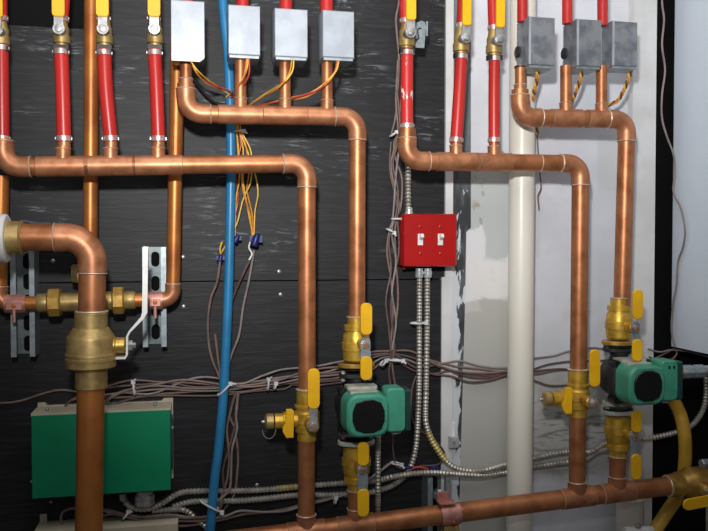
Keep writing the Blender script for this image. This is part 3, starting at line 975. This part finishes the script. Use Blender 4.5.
for i, (pts, mt, lb) in enumerate((
    ([(254, 250), (249, 280), (243, 308), (239, 335), (230, 360), (228, 384)], 'cable_grey', 'cable hanging from the large wire nut down to the bundle'),
    ([(251, 258), (244, 272), (234, 295), (227, 318), (226, 350), (226, 384)], 'cable_dark', 'dark cable slanting behind blue pipe from the wire nut'),
    ([(220, 262), (217, 282), (211, 298), (208, 320), (209, 345), (213, 362), (219, 376), (222, 386)], 'cable', 'brown cable curving left of blue pipe down to the bundle'),
    ([(215, 334), (217, 350), (219, 366), (221, 380)], 'cable', 'short brown cable beside the left edge of blue pipe'),
    ([(236, 393), (231, 410), (227, 430), (229, 455), (227, 480), (220, 500), (215, 515)], 'cable', 'brown cable below the bundle nearest blue pipe'),
    ([(238, 393), (236, 415), (237, 430), (232, 450), (231, 475), (229, 490), (218, 501), (209, 507)], 'cable_grey', 'cable below the bundle curving in front to blue pipe'),
    ([(235, 393), (230, 415), (235, 430), (238, 455), (237, 475), (234, 495), (222, 512), (214, 519)], 'cable', 'brown cable below the bundle bulging furthest right'),
    ([(239, 393), (236, 420), (230, 445), (223, 470), (224, 495), (216, 512)], 'cable_dark', 'dark cable crossing the others below the bundle'))):
    cable(pts, .018 + .005 * (i % 3), 1.2, mt, lb, 'cable', LG)
BTG = 'brown cables along the bottom left'
for i, (pts, mt, lb) in enumerate((
    ([(65, 531), (61, 520), (63, 512), (75, 508), (104, 509), (125, 515), (150, 521), (180, 526), (205, 523), (225, 519), (245, 514), (268, 512), (290, 508), (310, 502), (345, 494), (372, 478), (388, 464)], 'cable', 'brown cable looping under the green box behind the wide pipe'),
    ([(95, 507), (115, 514), (140, 517), (170, 515), (195, 518), (222, 517), (240, 511), (262, 512), (285, 511), (305, 505), (330, 499), (350, 492), (376, 474), (392, 462)], 'cable_grey', 'greyish cable running to the small tie beside the left pump'),
    ([(95, 518), (115, 514), (140, 520), (165, 517), (190, 518), (215, 514), (224, 500)], 'cable_dark', 'dark cable between the lower beige box and the conduits'),
    ([(98, 510), (120, 513), (145, 523), (165, 533)], 'cable', 'brown cable dipping out of view under the green box'),
    ([(125, 514), (155, 519), (185, 521), (210, 520), (222, 516)], 'cable', 'brown cable short run left of the slanting tie'))):
    cable(pts, .03 + .004 * (i % 3), 1.25, mt, lb, 'cable', BTG)
# right hand cables
def beside(px, py):
    tn = (W(px, py).x) / CD
    return (px, py, max(.03, CD - (cx0 - .006) / tn))


cable([beside(*q) for q in [(664, -40), (662, 0), (664, 20), (662, 45), (665, 70), (662, 95), (662, 118), (667, 137), (673.5, 155), (674.5, 175), (673.5, 192), (681, 208), (685, 230), (683, 247), (678, 262), (676.5, 285), (673, 305), (671.5, 330), (675, 347)]], .03, 1.1, 'cable_grey',
      'long grey cable hanging down the black strip beside the cabinet')
CG = 'cables under the cabinet corner'
cable([(648, 349), (660, 352), (672, 350), (690, 352), (712, 358)], .03, 1.0, 'cable_grey', 'cable running right from the knot under the cabinet corner', group=CG)
cable([(649, 357), (660, 361), (672, 359), (677, 353), (674, 349)], .03, 1.0, 'cable', 'brown cable loop hanging under the cabinet corner', group=CG)
cable([(647, 362), (658, 357), (668, 352), (674, 349)], .03, 1.0, 'cable_dark', 'dark cable slanting up to the cabinet corner knot', group=CG)
cable([(390, 462), (400, 468), (412, 470)], .03, .9, 'cable', 'thin brown wire end joining the blue splices below the conduits', 'wire', None, .004, 'wire')
cable([(408, 470), (418, 467), (428, 469)], .04, 1.1, 'red_wire', 'short red wire between two blue splices', 'wire', None, .004, 'wire')
for px, lb in ((408, 'left blue splice on the short red wire'), (434, 'right blue splice on the short red wire')):
    tag(MB().lathe(W(px - 4, 468, .04), X, [(0, .002), (.002, .0038), (.018, .0034), (.02, .002)], 10).build('wire_splice', 'nut_blue'), lb, 'wire splice', 'blue wire splices')
cable([(393, 434), (393, 450), (395, 462)], .10, .8, 'cable_dark', 'thin dark cable dropping from the left pump wiring box', 'cable')


def twisted(pts, d, label):
    P_ = path(pts, d, .002)
    t = thing('twisted_wires', label, 'wire', P_[-1], 'twisted wires under the worn grey boxes')
    for j, mt in enumerate(('yellow_wire', 'dark_wire', 'orange_wire')):
        q = []
        for i, p in enumerate(P_):
            a = i * .002 * 2 * PI / .026 + j * 2 * PI / 3
            tg = (P_[min(i + 1, len(P_) - 1)] - P_[max(i - 1, 0)]).normalized()
            u = tg.cross(Y).normalized()
            q.append(p + u * (math.cos(a) * .0028) + Y * (math.sin(a) * .0028))
        MB().tube(q, .0021, 6).build('strand', mt, t)
    return t


twisted([(538.5, 67, .14), (537, 80, .12), (534, 92, .10), (533, 104, .07), (536, 118, .04), (537, 135, .03)], D, 'yellow and brown twisted wires under the leftmost worn box')
twisted([(583, 68, .14), (580, 80, .13), (576, 92, .11), (572, 102, .08), (568, 110, .05)], D, 'yellow and brown twisted wires under the middle worn box')
twisted([(631.5, 68, .14), (628, 80, .13), (623, 92, .11), (617, 101, .09), (608, 105, .08), (600, 107, .05)], D, 'yellow and brown twisted wires curling under the rightmost worn box')
cable([(537, 128), (538, 150), (540, 175), (541, 188), (538, 196), (539, 209)], .02, .8, 'dark_wire', 'thin dark wire hanging beside the white pipe', 'wire', None, .005, 'wire')

# ------------------------------------------------------------------ conduits
def flex(pts, d, rpx, label, mat='flex', name='flexible_conduit', pitch=.0075, part=None, group='flexible steel conduits'):
    P_ = path(pts, d, pitch / 4)
    r = rpx * 2.1e-3
    t = thing(name, label, 'conduit', P_[0], group)
    rr = [r * (1.0, 1.16, 1.0, .84)[i % 4] for i in range(len(P_))]
    MB().tube(P_, rr, 10).build('conduit_tube', mat, t)
    return t, P_, r


t, _, _ = flex([(419.5, 276, .035), (419.3, 330, .03), (419, 390, .03), (417.5, 428, .03), (415, 452, .03), (409, 470, .03), (398, 482, .03), (384, 489, .03), (365, 493, .025), (330, 495, .025), (300, 495, .025), (262, 499, .025), (235, 501, .025), (212, 501, .02), (190, 502, .02), (172, 507, .02)], .03, 2.9, 'left steel flexible conduit from the red box, curling left along the bottom')
t, P_, r_ = flex([(427.3, 276, .035), (427, 330, .03), (426, 390, .03), (425.5, 418, .03), (429, 434, .03), (437, 449, .03), (446, 461, .03), (456, 468, .03), (472, 471, .03), (490, 469, .03), (508, 464, .012), (534, 458, .012), (566, 452, .02), (590, 452, .02), (604, 444, .02), (618, 441, .02), (645, 439, .04), (674, 433, .05), (691, 426, .05), (702, 412, .05), (706, 396, .05), (706, 372, .05)], .03, 2.9, 'right steel flexible conduit from the red box, sweeping right past the white pipe')
i0 = min(range(len(P_)), key=lambda i: (P_[i] - W(428, 432, .03)).length)
i1 = min(range(len(P_)), key=lambda i: (P_[i] - W(446, 461, .03)).length)
MB().tube(P_[i0:i1], [r_ * (1.1, 1.28, 1.1, .95)[i % 4] for i in range(i1 - i0)], 10).build('yellowed_length', 'flex_y', t)
t, P_, r_ = flex([(124, 499, .03), (128, 505, .035), (138, 509, .035), (152, 508, .035), (164, 502, .035), (180, 493, .025), (200, 491, .02), (225, 491, .02), (260, 490, .02), (300, 486.5, .02), (345, 483, .02), (375, 481, .02), (392, 477, .045), (410, 474, .045), (430, 472.5, .045), (450, 473.5, .04), (480, 475.5, .03), (508, 472, .011), (534, 467, .011), (566, 462, .02), (584, 460, .02), (598, 452, .02), (612, 448, .03)], .03, 2.8, 'long steel conduit from the green box connector along the bottom to the right')
i0 = min(range(len(P_)), key=lambda i: (P_[i] - W(276, 489, .02)).length)
i1 = min(range(len(P_)), key=lambda i: (P_[i] - W(298, 487, .02)).length)
MB().tube(P_[i0:i1], [r_ * (1.1, 1.25, 1.1, .95)[i % 4] for i in range(i1 - i0)], 10).build('yellowed_length', 'flex_y', t)
flex([(152, 511), (163, 510), (180, 509.5), (188, 512), (195, 518), (205, 526), (212, 535)], .028, 2.7, 'short steel conduit curling down left of blue pipe at the bottom')
flex([(378, 436, .12), (378, 460, .10), (378, 490, .10), (378, 512, .085), (378, 560, .08)], .1, 2.6, 'vertical steel conduit under the left pump, behind the bottom header')
flex([(408, 158, .05), (408, 180, .05), (408.5, 213, .045)], .05, 3.0, 'short pale steel conduit entering the top of the red box')

# blue pipe
mb = MB().tube(path([(221, -40), (223.5, 10), (228.5, 60), (231, 150), (230, 230), (228, 300), (224, 385), (218.5, 450), (214.5, 480), (208, 560)], .04, .02), 4.7 * 2.08e-3, 18)
tag(mb.build('blue_pipe', 'blue'), 'blue plastic pipe running the full height of the black board', 'pipe')
# white pipe
P0, P1 = W(523.5, -60, .056), W(518.5, 620, .056)
t = thing('white_pipe', 'wide white plastic pipe standing against the pale wall', 'pipe', P1)
MB().tube([P0, (P0 + P1) / 2, P1], .0285, 32).build('pipe', 'pvc', t)
tag(MB().tube([W(630, 498, .055), W(629, 600, .055)], 14 * 2.2e-3, 28).build('white_pipe', 'pvc'), 'white plastic pipe below the right end of the bottom header', 'pipe')
t = thing('hose_fitting', 'white plastic fitting at the bottom right beside yellow hose', 'fitting', W(640, 531, .12))
MB().tube([W(624, 531, .12), W(652, 530, .12)], .009, 16).build('fitting', 'white', t)
MB().lathe(W(638, 526.5, .125), Z, [(0, .007), (.004, .007), (.006, .004)], 12).build('knob', 'galv', t)
# gas hose
mb = MB().tube(path([(668, 392, .06), (676, 405, .06), (682, 420, .07), (685, 440, .08), (685, 462, .08), (683, 480, .08), (677, 497, .09), (667, 512, .1), (655, 530, .11), (640, 548, .12)], .08, .012), 6.6 * 2.25e-3, 18)
tag(mb.build('gas_hose', 'hose'), 'thick yellow hose curving down behind the right end of the bottom header', 'hose')
# steel clamp on dark strip
t = thing('bracket', 'small pale steel clamp screwed over the dark peeling strip', 'bracket', W(455, 450, .01))
MB().box(W(453.5, 442, .012), (.022, .012, .026), .002).build('plate', 'clear', t)
MB().box(W(453, 433, .006), (.008, .006, .05), .001).build('tongue', 'white', t)
MB().lathe(W(453.5, 442, .018), -Y, [(0, .004), (.003, .004)], 10).build('screw_head', 'steel', t)

# ------------------------------------------------------------------ red switch box
t = thing('switch_box', 'red square double switch box on the black board edge', 'switch box', W(429, 268, .0))
dB = .055
a, b = W(403, 213.5, dB), W(456.5, 266.5, dB)
c = (a + b) / 2
w, h = b.x - a.x, a.z - b.z
MB().box((c.x - .002, -dB / 2 - .002, c.z), (w * .95, dB - .004, h * .95), .002).build('housing', 'red_edge', t)
MB().prism(rrect(w, h, .004, 4), V((c.x, -dB + .004, c.z)), X, Z, .007, .003).build('cover_plate', 'red', t)
for i, px in enumerate((420.3, 440.3)):
    o = W(px, 239.5, dB + .003)
    sw = MB()
    sw.box(o, (.0115, .003, .025), .0005)
    sw = sw.build('switch', 'white', t)
    R_ = Matrix.Rotation(math.radians(-25), 3, 'X')
    MB().box(o + V((.001, -.006, .006)), (.0075, .014, .009), .001, R_).build('toggle', 'white', sw)
    for py in (226.5, 253.5):
        MB().lathe(W(px, py, dB + .003), -Y, [(0, .0034), (.001, .0034), (.002, .002)], 10).build('screw_head', 'red', t)
MB().box(W(403.5, 258, .028), (.004, .012, .05), .001).build('hinge', 'red_edge', t)
t2 = thing('conduit_connector', 'clear-looking twin connector under the red box', 'connector', W(423.5, 278, .035))
for px in (419.3, 427.8):
    MB().lathe(W(px, 277.5, .035), Z, [(0, .0085), (.003, .009), (.012, .009), (.013, .0082), (.02, .0082)], 16).build('collar', 'clear', t2)
MB().box(W(423.5, 272.5, .035), (.034, .016, .006), .001).build('plate', 'clear', t2)
t3 = thing('conduit_connector', 'pale connector on top of the red box', 'connector', W(409, 213, .045))
MB().lathe(W(409, 214, .045), Z, [(0, .009), (.004, .009), (.005, .0075), (.014, .0075)], 16).build('collar', 'clear', t3)

# ------------------------------------------------------------------ green box
t = thing('control_box', 'green wall-mounted control box with pale top behind the wide pipe', 'control box', W(103, 500, 0))
dG = .075
c0, c1, c2, c3 = W(31.5, 416, dG), W(170.5, 410, dG), W(170.5, 490, dG), W(31.5, 499, dG)
gx0, gx1 = (c0.x + c3.x) / 2, (c1.x + c2.x) / 2
def gz(x, top):
    k = (x - gx0) / (gx1 - gx0)
    return (c0.z + (c1.z - c0.z) * k) if top else (c3.z + (c2.z - c3.z) * k)
poly = [(gx0, gz(gx0, 0)), (gx1, gz(gx1, 0)), (gx1, gz(gx1, 1)), (gx0, gz(gx0, 1))]
MB().prism(poly, V((0, -.012, 0)), X, Z, dG - .012, .0015).build('cover', 'green', t)
wig = MB()
top = [(gx0 - .001, gz(gx0, 1) - .002), (gx1 + .001, gz(gx1, 1) - .002), (gx1 + .001, gz(gx1, 1) + .004), (gx0 - .001, gz(gx0, 1) + .004)]
wig.prism(top, V((0, -.006, 0)), X, Z, dG - .008, .0008)
wig.build('top_panel', 'beige', t)
bk = [(gx0, gz(gx0, 0) + .004), (gx1 + .004, gz(gx1, 0) + .004), (gx1 + .004, gz(gx1, 1) + .012), (gx1 - .014, gz(gx1, 1) + .012), (gx1 - .02, gz(gx1, 1) + .006),
      (gx0 + .018, gz(gx0, 1) + .006), (gx0 + .014, gz(gx0, 1) + .012), (gx0, gz(gx0, 1) + .012)]
MB().prism(bk, V((0, -.001, 0)), X, Z, .008).build('back_plate', 'beige', t)
for px, py in ((47, 410), (155, 404)):
    MB().lathe(W(px, py, .05), Z, [(0, .004), (.003, .004), (.005, .002)], 10).build('screw_head', 'steel', t)
for px, py in ((31.8, 481), (51, 501.5), (172.6, 427)):
    MB().lathe(W(px, py, .055), -Y, [(0, .0025), (.004, .0025)], 8).build('screw_head', 'steel', t)
MB().box(V((gx1 + .002, -.045, gz(gx1, 0) + .09)), (.004, .02, .11), .001).build('side_latch', 'dgreen', t)
t2 = thing('conduit_connector', 'ribbed steel connector under the green box', 'connector', W(145, 503, .05))
MB().lathe(W(145, 504.5, .05), Z, [(0, .018), (.003, .02), (.009, .02), (.0095, .018), (.012, .018), (.0125, .02), (.02, .02), (.022, .016), (.03, .016)], 14).build('collar', 'steel', t2)
MB().lathe(W(123, 500, .04), Z, [(0, .007), (.014, .008)], 14).build('conduit_end', 'steel', t2)
# second box, only its top showing
t = thing('control_box', 'beige-topped box at the bottom edge under the green box', 'control box', W(90, 560, 0))
e0, e1 = W(33, 529.5, .07), W(178, 527, .07)
cxm, wbm = (e0.x + e1.x) / 2, (e1.x - e0.x)
MB().box((cxm, -.036, (e0.z + e1.z) / 2 - .12), (wbm, .068, .24), .0015).build('casing', 'beige', t)
MB().box((cxm - wbm / 2 + .008, -.004, (e0.z + e1.z) / 2 + .006), (.014, .006, .018), .001).build('tab', 'beige', t)

# ------------------------------------------------------------------ pumps
def pump(c, label, k=1.0, z_drop=.002, turned=0):
    t = thing('circulator_pump', label, 'pump', c - Z * .066, 'circulator pumps')
    mc = c - Z * z_drop
    # volute and necks
    mb = MB()
    mb.lathe(mc + Y * .032, -Y, [(0, .025), (.006, .036), (.018, .042), (.05, .042), (.056, .038)], 28)
    mb.build('volute', 'iron', t)
    MB().lathe(c - Z * .057, Z, [(0, .021), (.02, .018), (.094, .018), (.114, .021)], 20).build('neck', 'iron', t)
    # pump flanges
    for sz in (-1, 1):
        p = rrect(.07, .046, .022, 6)
        mb = MB().prism(p, c + Z * (sz * .0585 - .004), X, Y, .008, .001)
        mb.build('pump_flange', 'iron' if sz > 0 else 'pump_back', t)
        for sx in (-1, 1):
            MB().lathe(c + V((sx * .027, -.002, sz * .059 - .012)), Z, [(0, .0055), (.024, .0055)], 6).build('flange_bolt', 'steel', t)
    # motor rear ring and green shell; pale slabs stand for light on top
    yb = -.026
    o = mc + Y * yb
    p0 = rrect(.088, .086, .024, 5)
    MB().prism(p0, o, X, Z, .030, .003).build('motor_ring', 'iron', t)
    MB().box(mc + V((0, yb - .017, .0445)), (.060, .034, .006), .002).build('top_sheen', 'pump_back', t)
    MB().box(mc + V((-.003, yb - .046, .0405)), (.054, .032, .005), .0015).build('top_sheen', 'pump_back', t)
    p1 = rrect(.082, .080, .022, 5)
    MB().prism(p1, o - Y * .030, X, Z, .054, .005, 1.06).build('motor_shell', 'green_pump', t)
    for sx, sz in ((-1, 1), (1, 1), (-1, -1), (1, -1)):
        MB().lathe(mc + V((sx * .0385, yb - .006, sz * .0385)), -Y, [(0, .0075), (.028, .0075), (.028, .005), (.024, .005)], 8).build('bolt', 'black', t)
    p2 = rrect(.062, .063, .022, 2)
    MB().prism(p2, o - Y * .082, X, Z, .006, .0015).build('label_disc', 'black', t)
    # top ribs
        # wiring box
    jb = mc + V((.056, yb - .03, .007))
    p3 = rrect(.038, .084, .009, 4)
    wb = MB().prism(p3, jb, X, Z, .046, .003)
    wb = wb.build('wiring_box', 'green_pump', t)
    MB().box(jb + V((.0235, -.024, -.001)), (.011, .046, .080), .003).build('side_cover', 'dgreen', wb)
    MB().lathe(jb + V((.004, -.022, -.049)), Z, [(0, .011), (.010, .011)], 12).build('cable_gland', 'galv', wb)
    for dx in ((-.006, .005) if turned else ()):
        MB().box(jb + V((dx + .004, -.0465, .028)), (.0035, .001, .006)).build('mark', 'black', wb)
    return t


LP = W(356.2, 403.5, D)
RP = W(618.5, 376, D)
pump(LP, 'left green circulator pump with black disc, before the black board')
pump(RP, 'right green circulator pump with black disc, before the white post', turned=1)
# steel connector on right pump
jc = RP + V((.056 + .029, -.078, .018))
t = thing('conduit_connector', 'steel angle connector on the right pump wiring box', 'connector', jc)
MB().lathe(jc, X, [(0, .010), (.014, .010)], 16).build('brass_neck', 'brass_dull', t)
MB().lathe(jc + X * .014, X, [(0, .013), (.003, .0145), (.022, .0145), (.024, .012), (.028, .012), (.030, .0145), (.05, .0145)], 8).build('coupling', 'galv', t)
MB().lathe(jc + X * .064, X, [(0, .012), (.03, .012)], 16).build('conduit_end', 'steel', t)


def butterfly(t, hub, w, zu, zl, long_silver, y0=0):
    """yellow two-wing handle about a hub"""
    MB().lathe(hub + Y * .028, -Y, [(0, .011), (.026, .011), (.028, .009)], 16).build('stem_boss', 'brass_bright', t)
    MB().prism(rrect(.020, .030, .009, 4), hub, X, Z, .003, .0006).build('lever', 'steel', t)
    MB().lathe(hub - Y * .003, -Y, [(0, .0082), (.005, .0082)], 6).build('nut', 'steel', t)
    MB().lathe(hub - Y * .003, -Y, [(0, .004), (.008, .004)], 12).build('stem_end', 'copper_dull', t)
    for (a, b) in (zu, zl):
        h = b - a
        MB().prism(rrect(w, h, w * .42, 6), hub + Z * (a + b) / 2 - Y * .006, X, Z, .006, .0015).build('lever_grip', 'yellow', t)
    if long_silver:
        a, b = long_silver
        MB().box(hub + Z * (a + b) / 2 - Y * .004, (w * .9, .003, b - a), .0006).build('lever_web', 'galv', t)


def flange_valve(c, up, label, hubdx=0.0, hubdy=-.055, dz=0.0):
    """c: centre; up=True: flange below the body"""
    k = 1 if up else -1
    t = thing('flange_valve', label, 'valve', c - Z * .05, 'pump isolation valves')
    ax = Z * k
    pf = [(-.032, .022), (-.028, .027), (-.010, .0275), (-.009, .0295), (.006, .0295), (.007, .0275), (.022, .0265), (.028, .022), (.030, .022), (.0305, .025), (.041, .025), (.042, .0185), (.056, .0185)]
    MB().lathe(c, ax, pf, 24).build('body', 'brass_bright', t)
    MB().lathe(c + ax * .056, ax, [(0, .0185), (.0012, .0203), (.002, .0203), (.003, .0185)], 20).build('solder_joint', 'solder', t)
    p = [(.038 * math.cos(a), .028 * math.sin(a)) for a in [2 * PI * i / 28 for i in range(28)]]
    MB().prism(p, c + ax * -.040 - Z * .004, X, Y, .009, .0015).build('flange', 'brass' if up else 'pump_back', t)
    MB().prism([(a * .9, b * .9) for a, b in p], c + ax * -.0472 - Z * .0013, X, Y, .0026).build('gasket', 'black', t)
    hub = c + V((hubdx, hubdy, dz))
    if up:
        butterfly(t, hub, .0235, (.020, .082), (-.068, -.022), (-.03, -.012))
    else:
        butterfly(t, hub, .0235, (.010, .056), (-.090, -.036), (-.04, -.010))
    return t


flange_valve(LP + Z * .1185, True, 'brass flanged valve above the left pump', .006, dz=.008)
flange_valve(LP - Z * .1185, False, 'brass flanged valve below the left pump')
flange_valve(RP + Z * .113, True, 'brass flanged valve above the right pump', .004, dz=-.003)
flange_valve(RP - Z * .1185, False, 'brass flanged valve below the right pump', .004)


def drain_valve(c, label, chain):
    t = thing('drain_valve', label, 'valve', c - Z * .05, 'drain valves with side cap')
    MB().lathe(c, Z, [(-.042, .0195), (-.026, .0195), (-.024, .0235), (-.008, .0235), (-.006, .0255), (.014, .0255), (.018, .022), (.024, .022), (.0245, .0245), (.029, .0245), (.030, .0205), (.058, .0205)], 24).build('body', 'brass_bright', t)
    MB().lathe(c + Z * .058, Z, [(0, .0205), (.0014, .0225), (.0024, .0225), (.004, .0195)], 20).build('solder_joint', 'solder', t)
    # lever
    hub = c + V((.004, -.058, -.002))
    MB().lathe(hub + Y * .04, -Y, [(0, .013), (.034, .013), (.036, .010)], 16).build('stem_boss', 'brass', t)
    MB().lathe(hub - Y * .0, -Y, [(0, .0105), (.004, .0105), (.0042, .0082), (.010, .0082)], 6).build('nut', 'steel', t)
    MB().lathe(hub - Y * .004, -Y, [(0, .004), (.009, .004)], 12).build('stem_end', 'copper_dull', t)
    MB().box(hub + V((0, -.001, .020)), (.017, .003, .042), .0006).build('lever', 'steel', t)
    MB().prism(rrect(.0235, .078, .0105, 6), hub + V((0, -.001, .074)), X, Z, .006, .0015).build('lever_grip', 'yellow', t)
    # side outlet
    o = c + V((-.02, -.006, 0))
    MB().lathe(o, -X, [(0, .014), (.012, .014), (.013, .0175), (.028, .0175), (.029, .015), (.045, .015)], 20).build('side_outlet', 'brass_bright', t)
    kk = c + V((-.038, -.026, 0))
    MB().prism([(-.007, -.028), (.007, -.028), (.008, .024), (.004, .028), (-.007, .028), (-.009, .002), (-.014, -.006), (-.014, -.016)], kk, X, Z, .008, .0012).build('drain_key', 'yellow', t)
    cap = MB().lathe(o - X * .047, -X, [(0, .0125), (.001, .0155), (.014, .0155), (.017, .011), (.018, .006)], 12).build('cap', 'brass_dull', t)
    mb = MB().lathe(o - X * .064, -X, [(0, .003), (.004, .0035), (.007, .002)], 10)
    mb.build('pin', 'steel', cap)
    if chain:
        mb = MB()
        pts = [o + V((-.057 + .013 * math.cos(a), -.012, -.013 + .018 * math.sin(a))) for a in [PI + PI * i / 12 for i in range(13)]]
        mb.tube(pts, .0009, 6)
        mb.build('chain', 'cable_grey', cap)
    return t


drain_valve(W(306.8, 419, D), 'brass drain valve with yellow lever, on the left of the two middle drops', True)
drain_valve(W(577.8, 397, D), 'brass drain valve with yellow lever before the pale wall', False)

# valve at right end of the bottom header
o = on_bottom(672)
t = thing('ball_valve', 'large brass ball valve at the right end of the bottom header', 'valve', o - Z * .04)
MB().lathe(o, ax_ := (on_bottom(684) - on_bottom(150)).normalized(), [(-.012, .0225), (-.010, .025), (.012, .025), (.013, .028), (.02, .028), (.021, .0255), (.026, .026), (.04, .034), (.075, .034), (.09, .026), (.13, .025)], 28).build('body', 'brass', t)
jb = MB(); torus_ring(jb, o - ax_ * .012, ax_, .0225, .0015); jb.build('solder_joint', 'solder', t)
MB().lathe(o + ax_ * .055 + V((0, -.02, -.004)), -Y, [(0, .017), (.025, .015), (.03, .012)], 16).build('stem_boss', 'brass', t)
MB().lathe(o + ax_ * .055 + V((0, -.05, -.004)), -Y, [(0, .010), (.008, .010)], 6).build('nut', 'steel', t)
MB().prism(rrect(.075, .024, .0115, 6), W(697.5, 502, .205), V((1, 0, .10)), V((-.1, 0, 1)), .006, .0015).build('lever_grip', 'yellow', t)
t = thing('fitting', 'small grey hex fitting at the right edge above the brass valve', 'fitting', W(708, 470, .12))
MB().lathe(W(701, 464, .12), X, [(0, .010), (.003, .012), (.02, .012), (.022, .009), (.05, .009)], 6).build('body', 'galv', t)
flex([(707, 496, .16), (707, 515, .16), (707, 545, .16)], .16, 1.2, 'thin ribbed steel line hanging at the right edge below the brass valve', pitch=.006)

# ------------------------------------------------------------------ light
def area(name, loc, target, size, power, col, sy=None):
    l = bpy.data.lights.new(name, 'AREA')
    l.energy = power
    l.color = col
    l.size = size
    if sy:
        l.shape = 'RECTANGLE'
        l.size_y = sy
    o = bpy.data.objects.new(name, l)
    COL.objects.link(o)
    o.location = loc
    o.rotation_euler = (V(target) - V(loc)).to_track_quat('-Z', 'Y').to_euler()
    return o


sp = bpy.data.lights.new('flash', 'SPOT')
sp.energy = 102
sp.color = (1.0, .985, .965)
sp.spot_size = math.radians(83)
sp.spot_blend = 1.0
sp.shadow_soft_size = .04
so = bpy.data.objects.new('flash', sp)
COL.objects.link(so)
so.location = V((-.05, -1.62, CZ + .31))
so.rotation_euler = (V((.34, 0, CZ + .52)) - so.location).to_track_quat('-Z', 'Y').to_euler()
area('ceiling_bounce', (.2, -1.0, 2.7), (.3, -.1, 1.5), 1.3, 12, (1.0, .97, .93))

w = bpy.data.worlds.new('room')
bpy.context.scene.world = w
w.use_nodes = True
nt = w.node_tree
bg = nt.nodes['Background']
tc = nt.nodes.new('ShaderNodeTexCoord')
sx = nt.nodes.new('ShaderNodeSeparateXYZ')
nt.links.new(tc.outputs['Generated'], sx.inputs[0])
mr = nt.nodes.new('ShaderNodeMapRange')
mr.inputs['From Min'].default_value = -.5
mr.inputs['From Max'].default_value = .9
nt.links.new(sx.outputs['Z'], mr.inputs['Value'])
cr = nt.nodes.new('ShaderNodeMix')
cr.data_type = 'RGBA'
cr.inputs[6].default_value = (.12, .085, .055, 1)
cr.inputs[7].default_value = (.75, .78, .85, 1)
nt.links.new(mr.outputs[0], cr.inputs[0])
nt.links.new(cr.outputs[2], bg.inputs['Color'])
bg.inputs['Strength'].default_value = .22

cam = bpy.data.cameras.new('camera')
co = bpy.data.objects.new('camera', cam)
COL.objects.link(co)
co.location = CAM
co.rotation_euler = ROT.to_euler()
cam.sensor_width = 36
cam.lens = F / 708 * 36
cam.clip_start = .05
sc = bpy.context.scene
sc.camera = co
sc.view_settings.view_transform = 'Standard'
sc.view_settings.look = 'None'
sc.view_settings.gamma = 1
sc.view_settings.exposure = 0
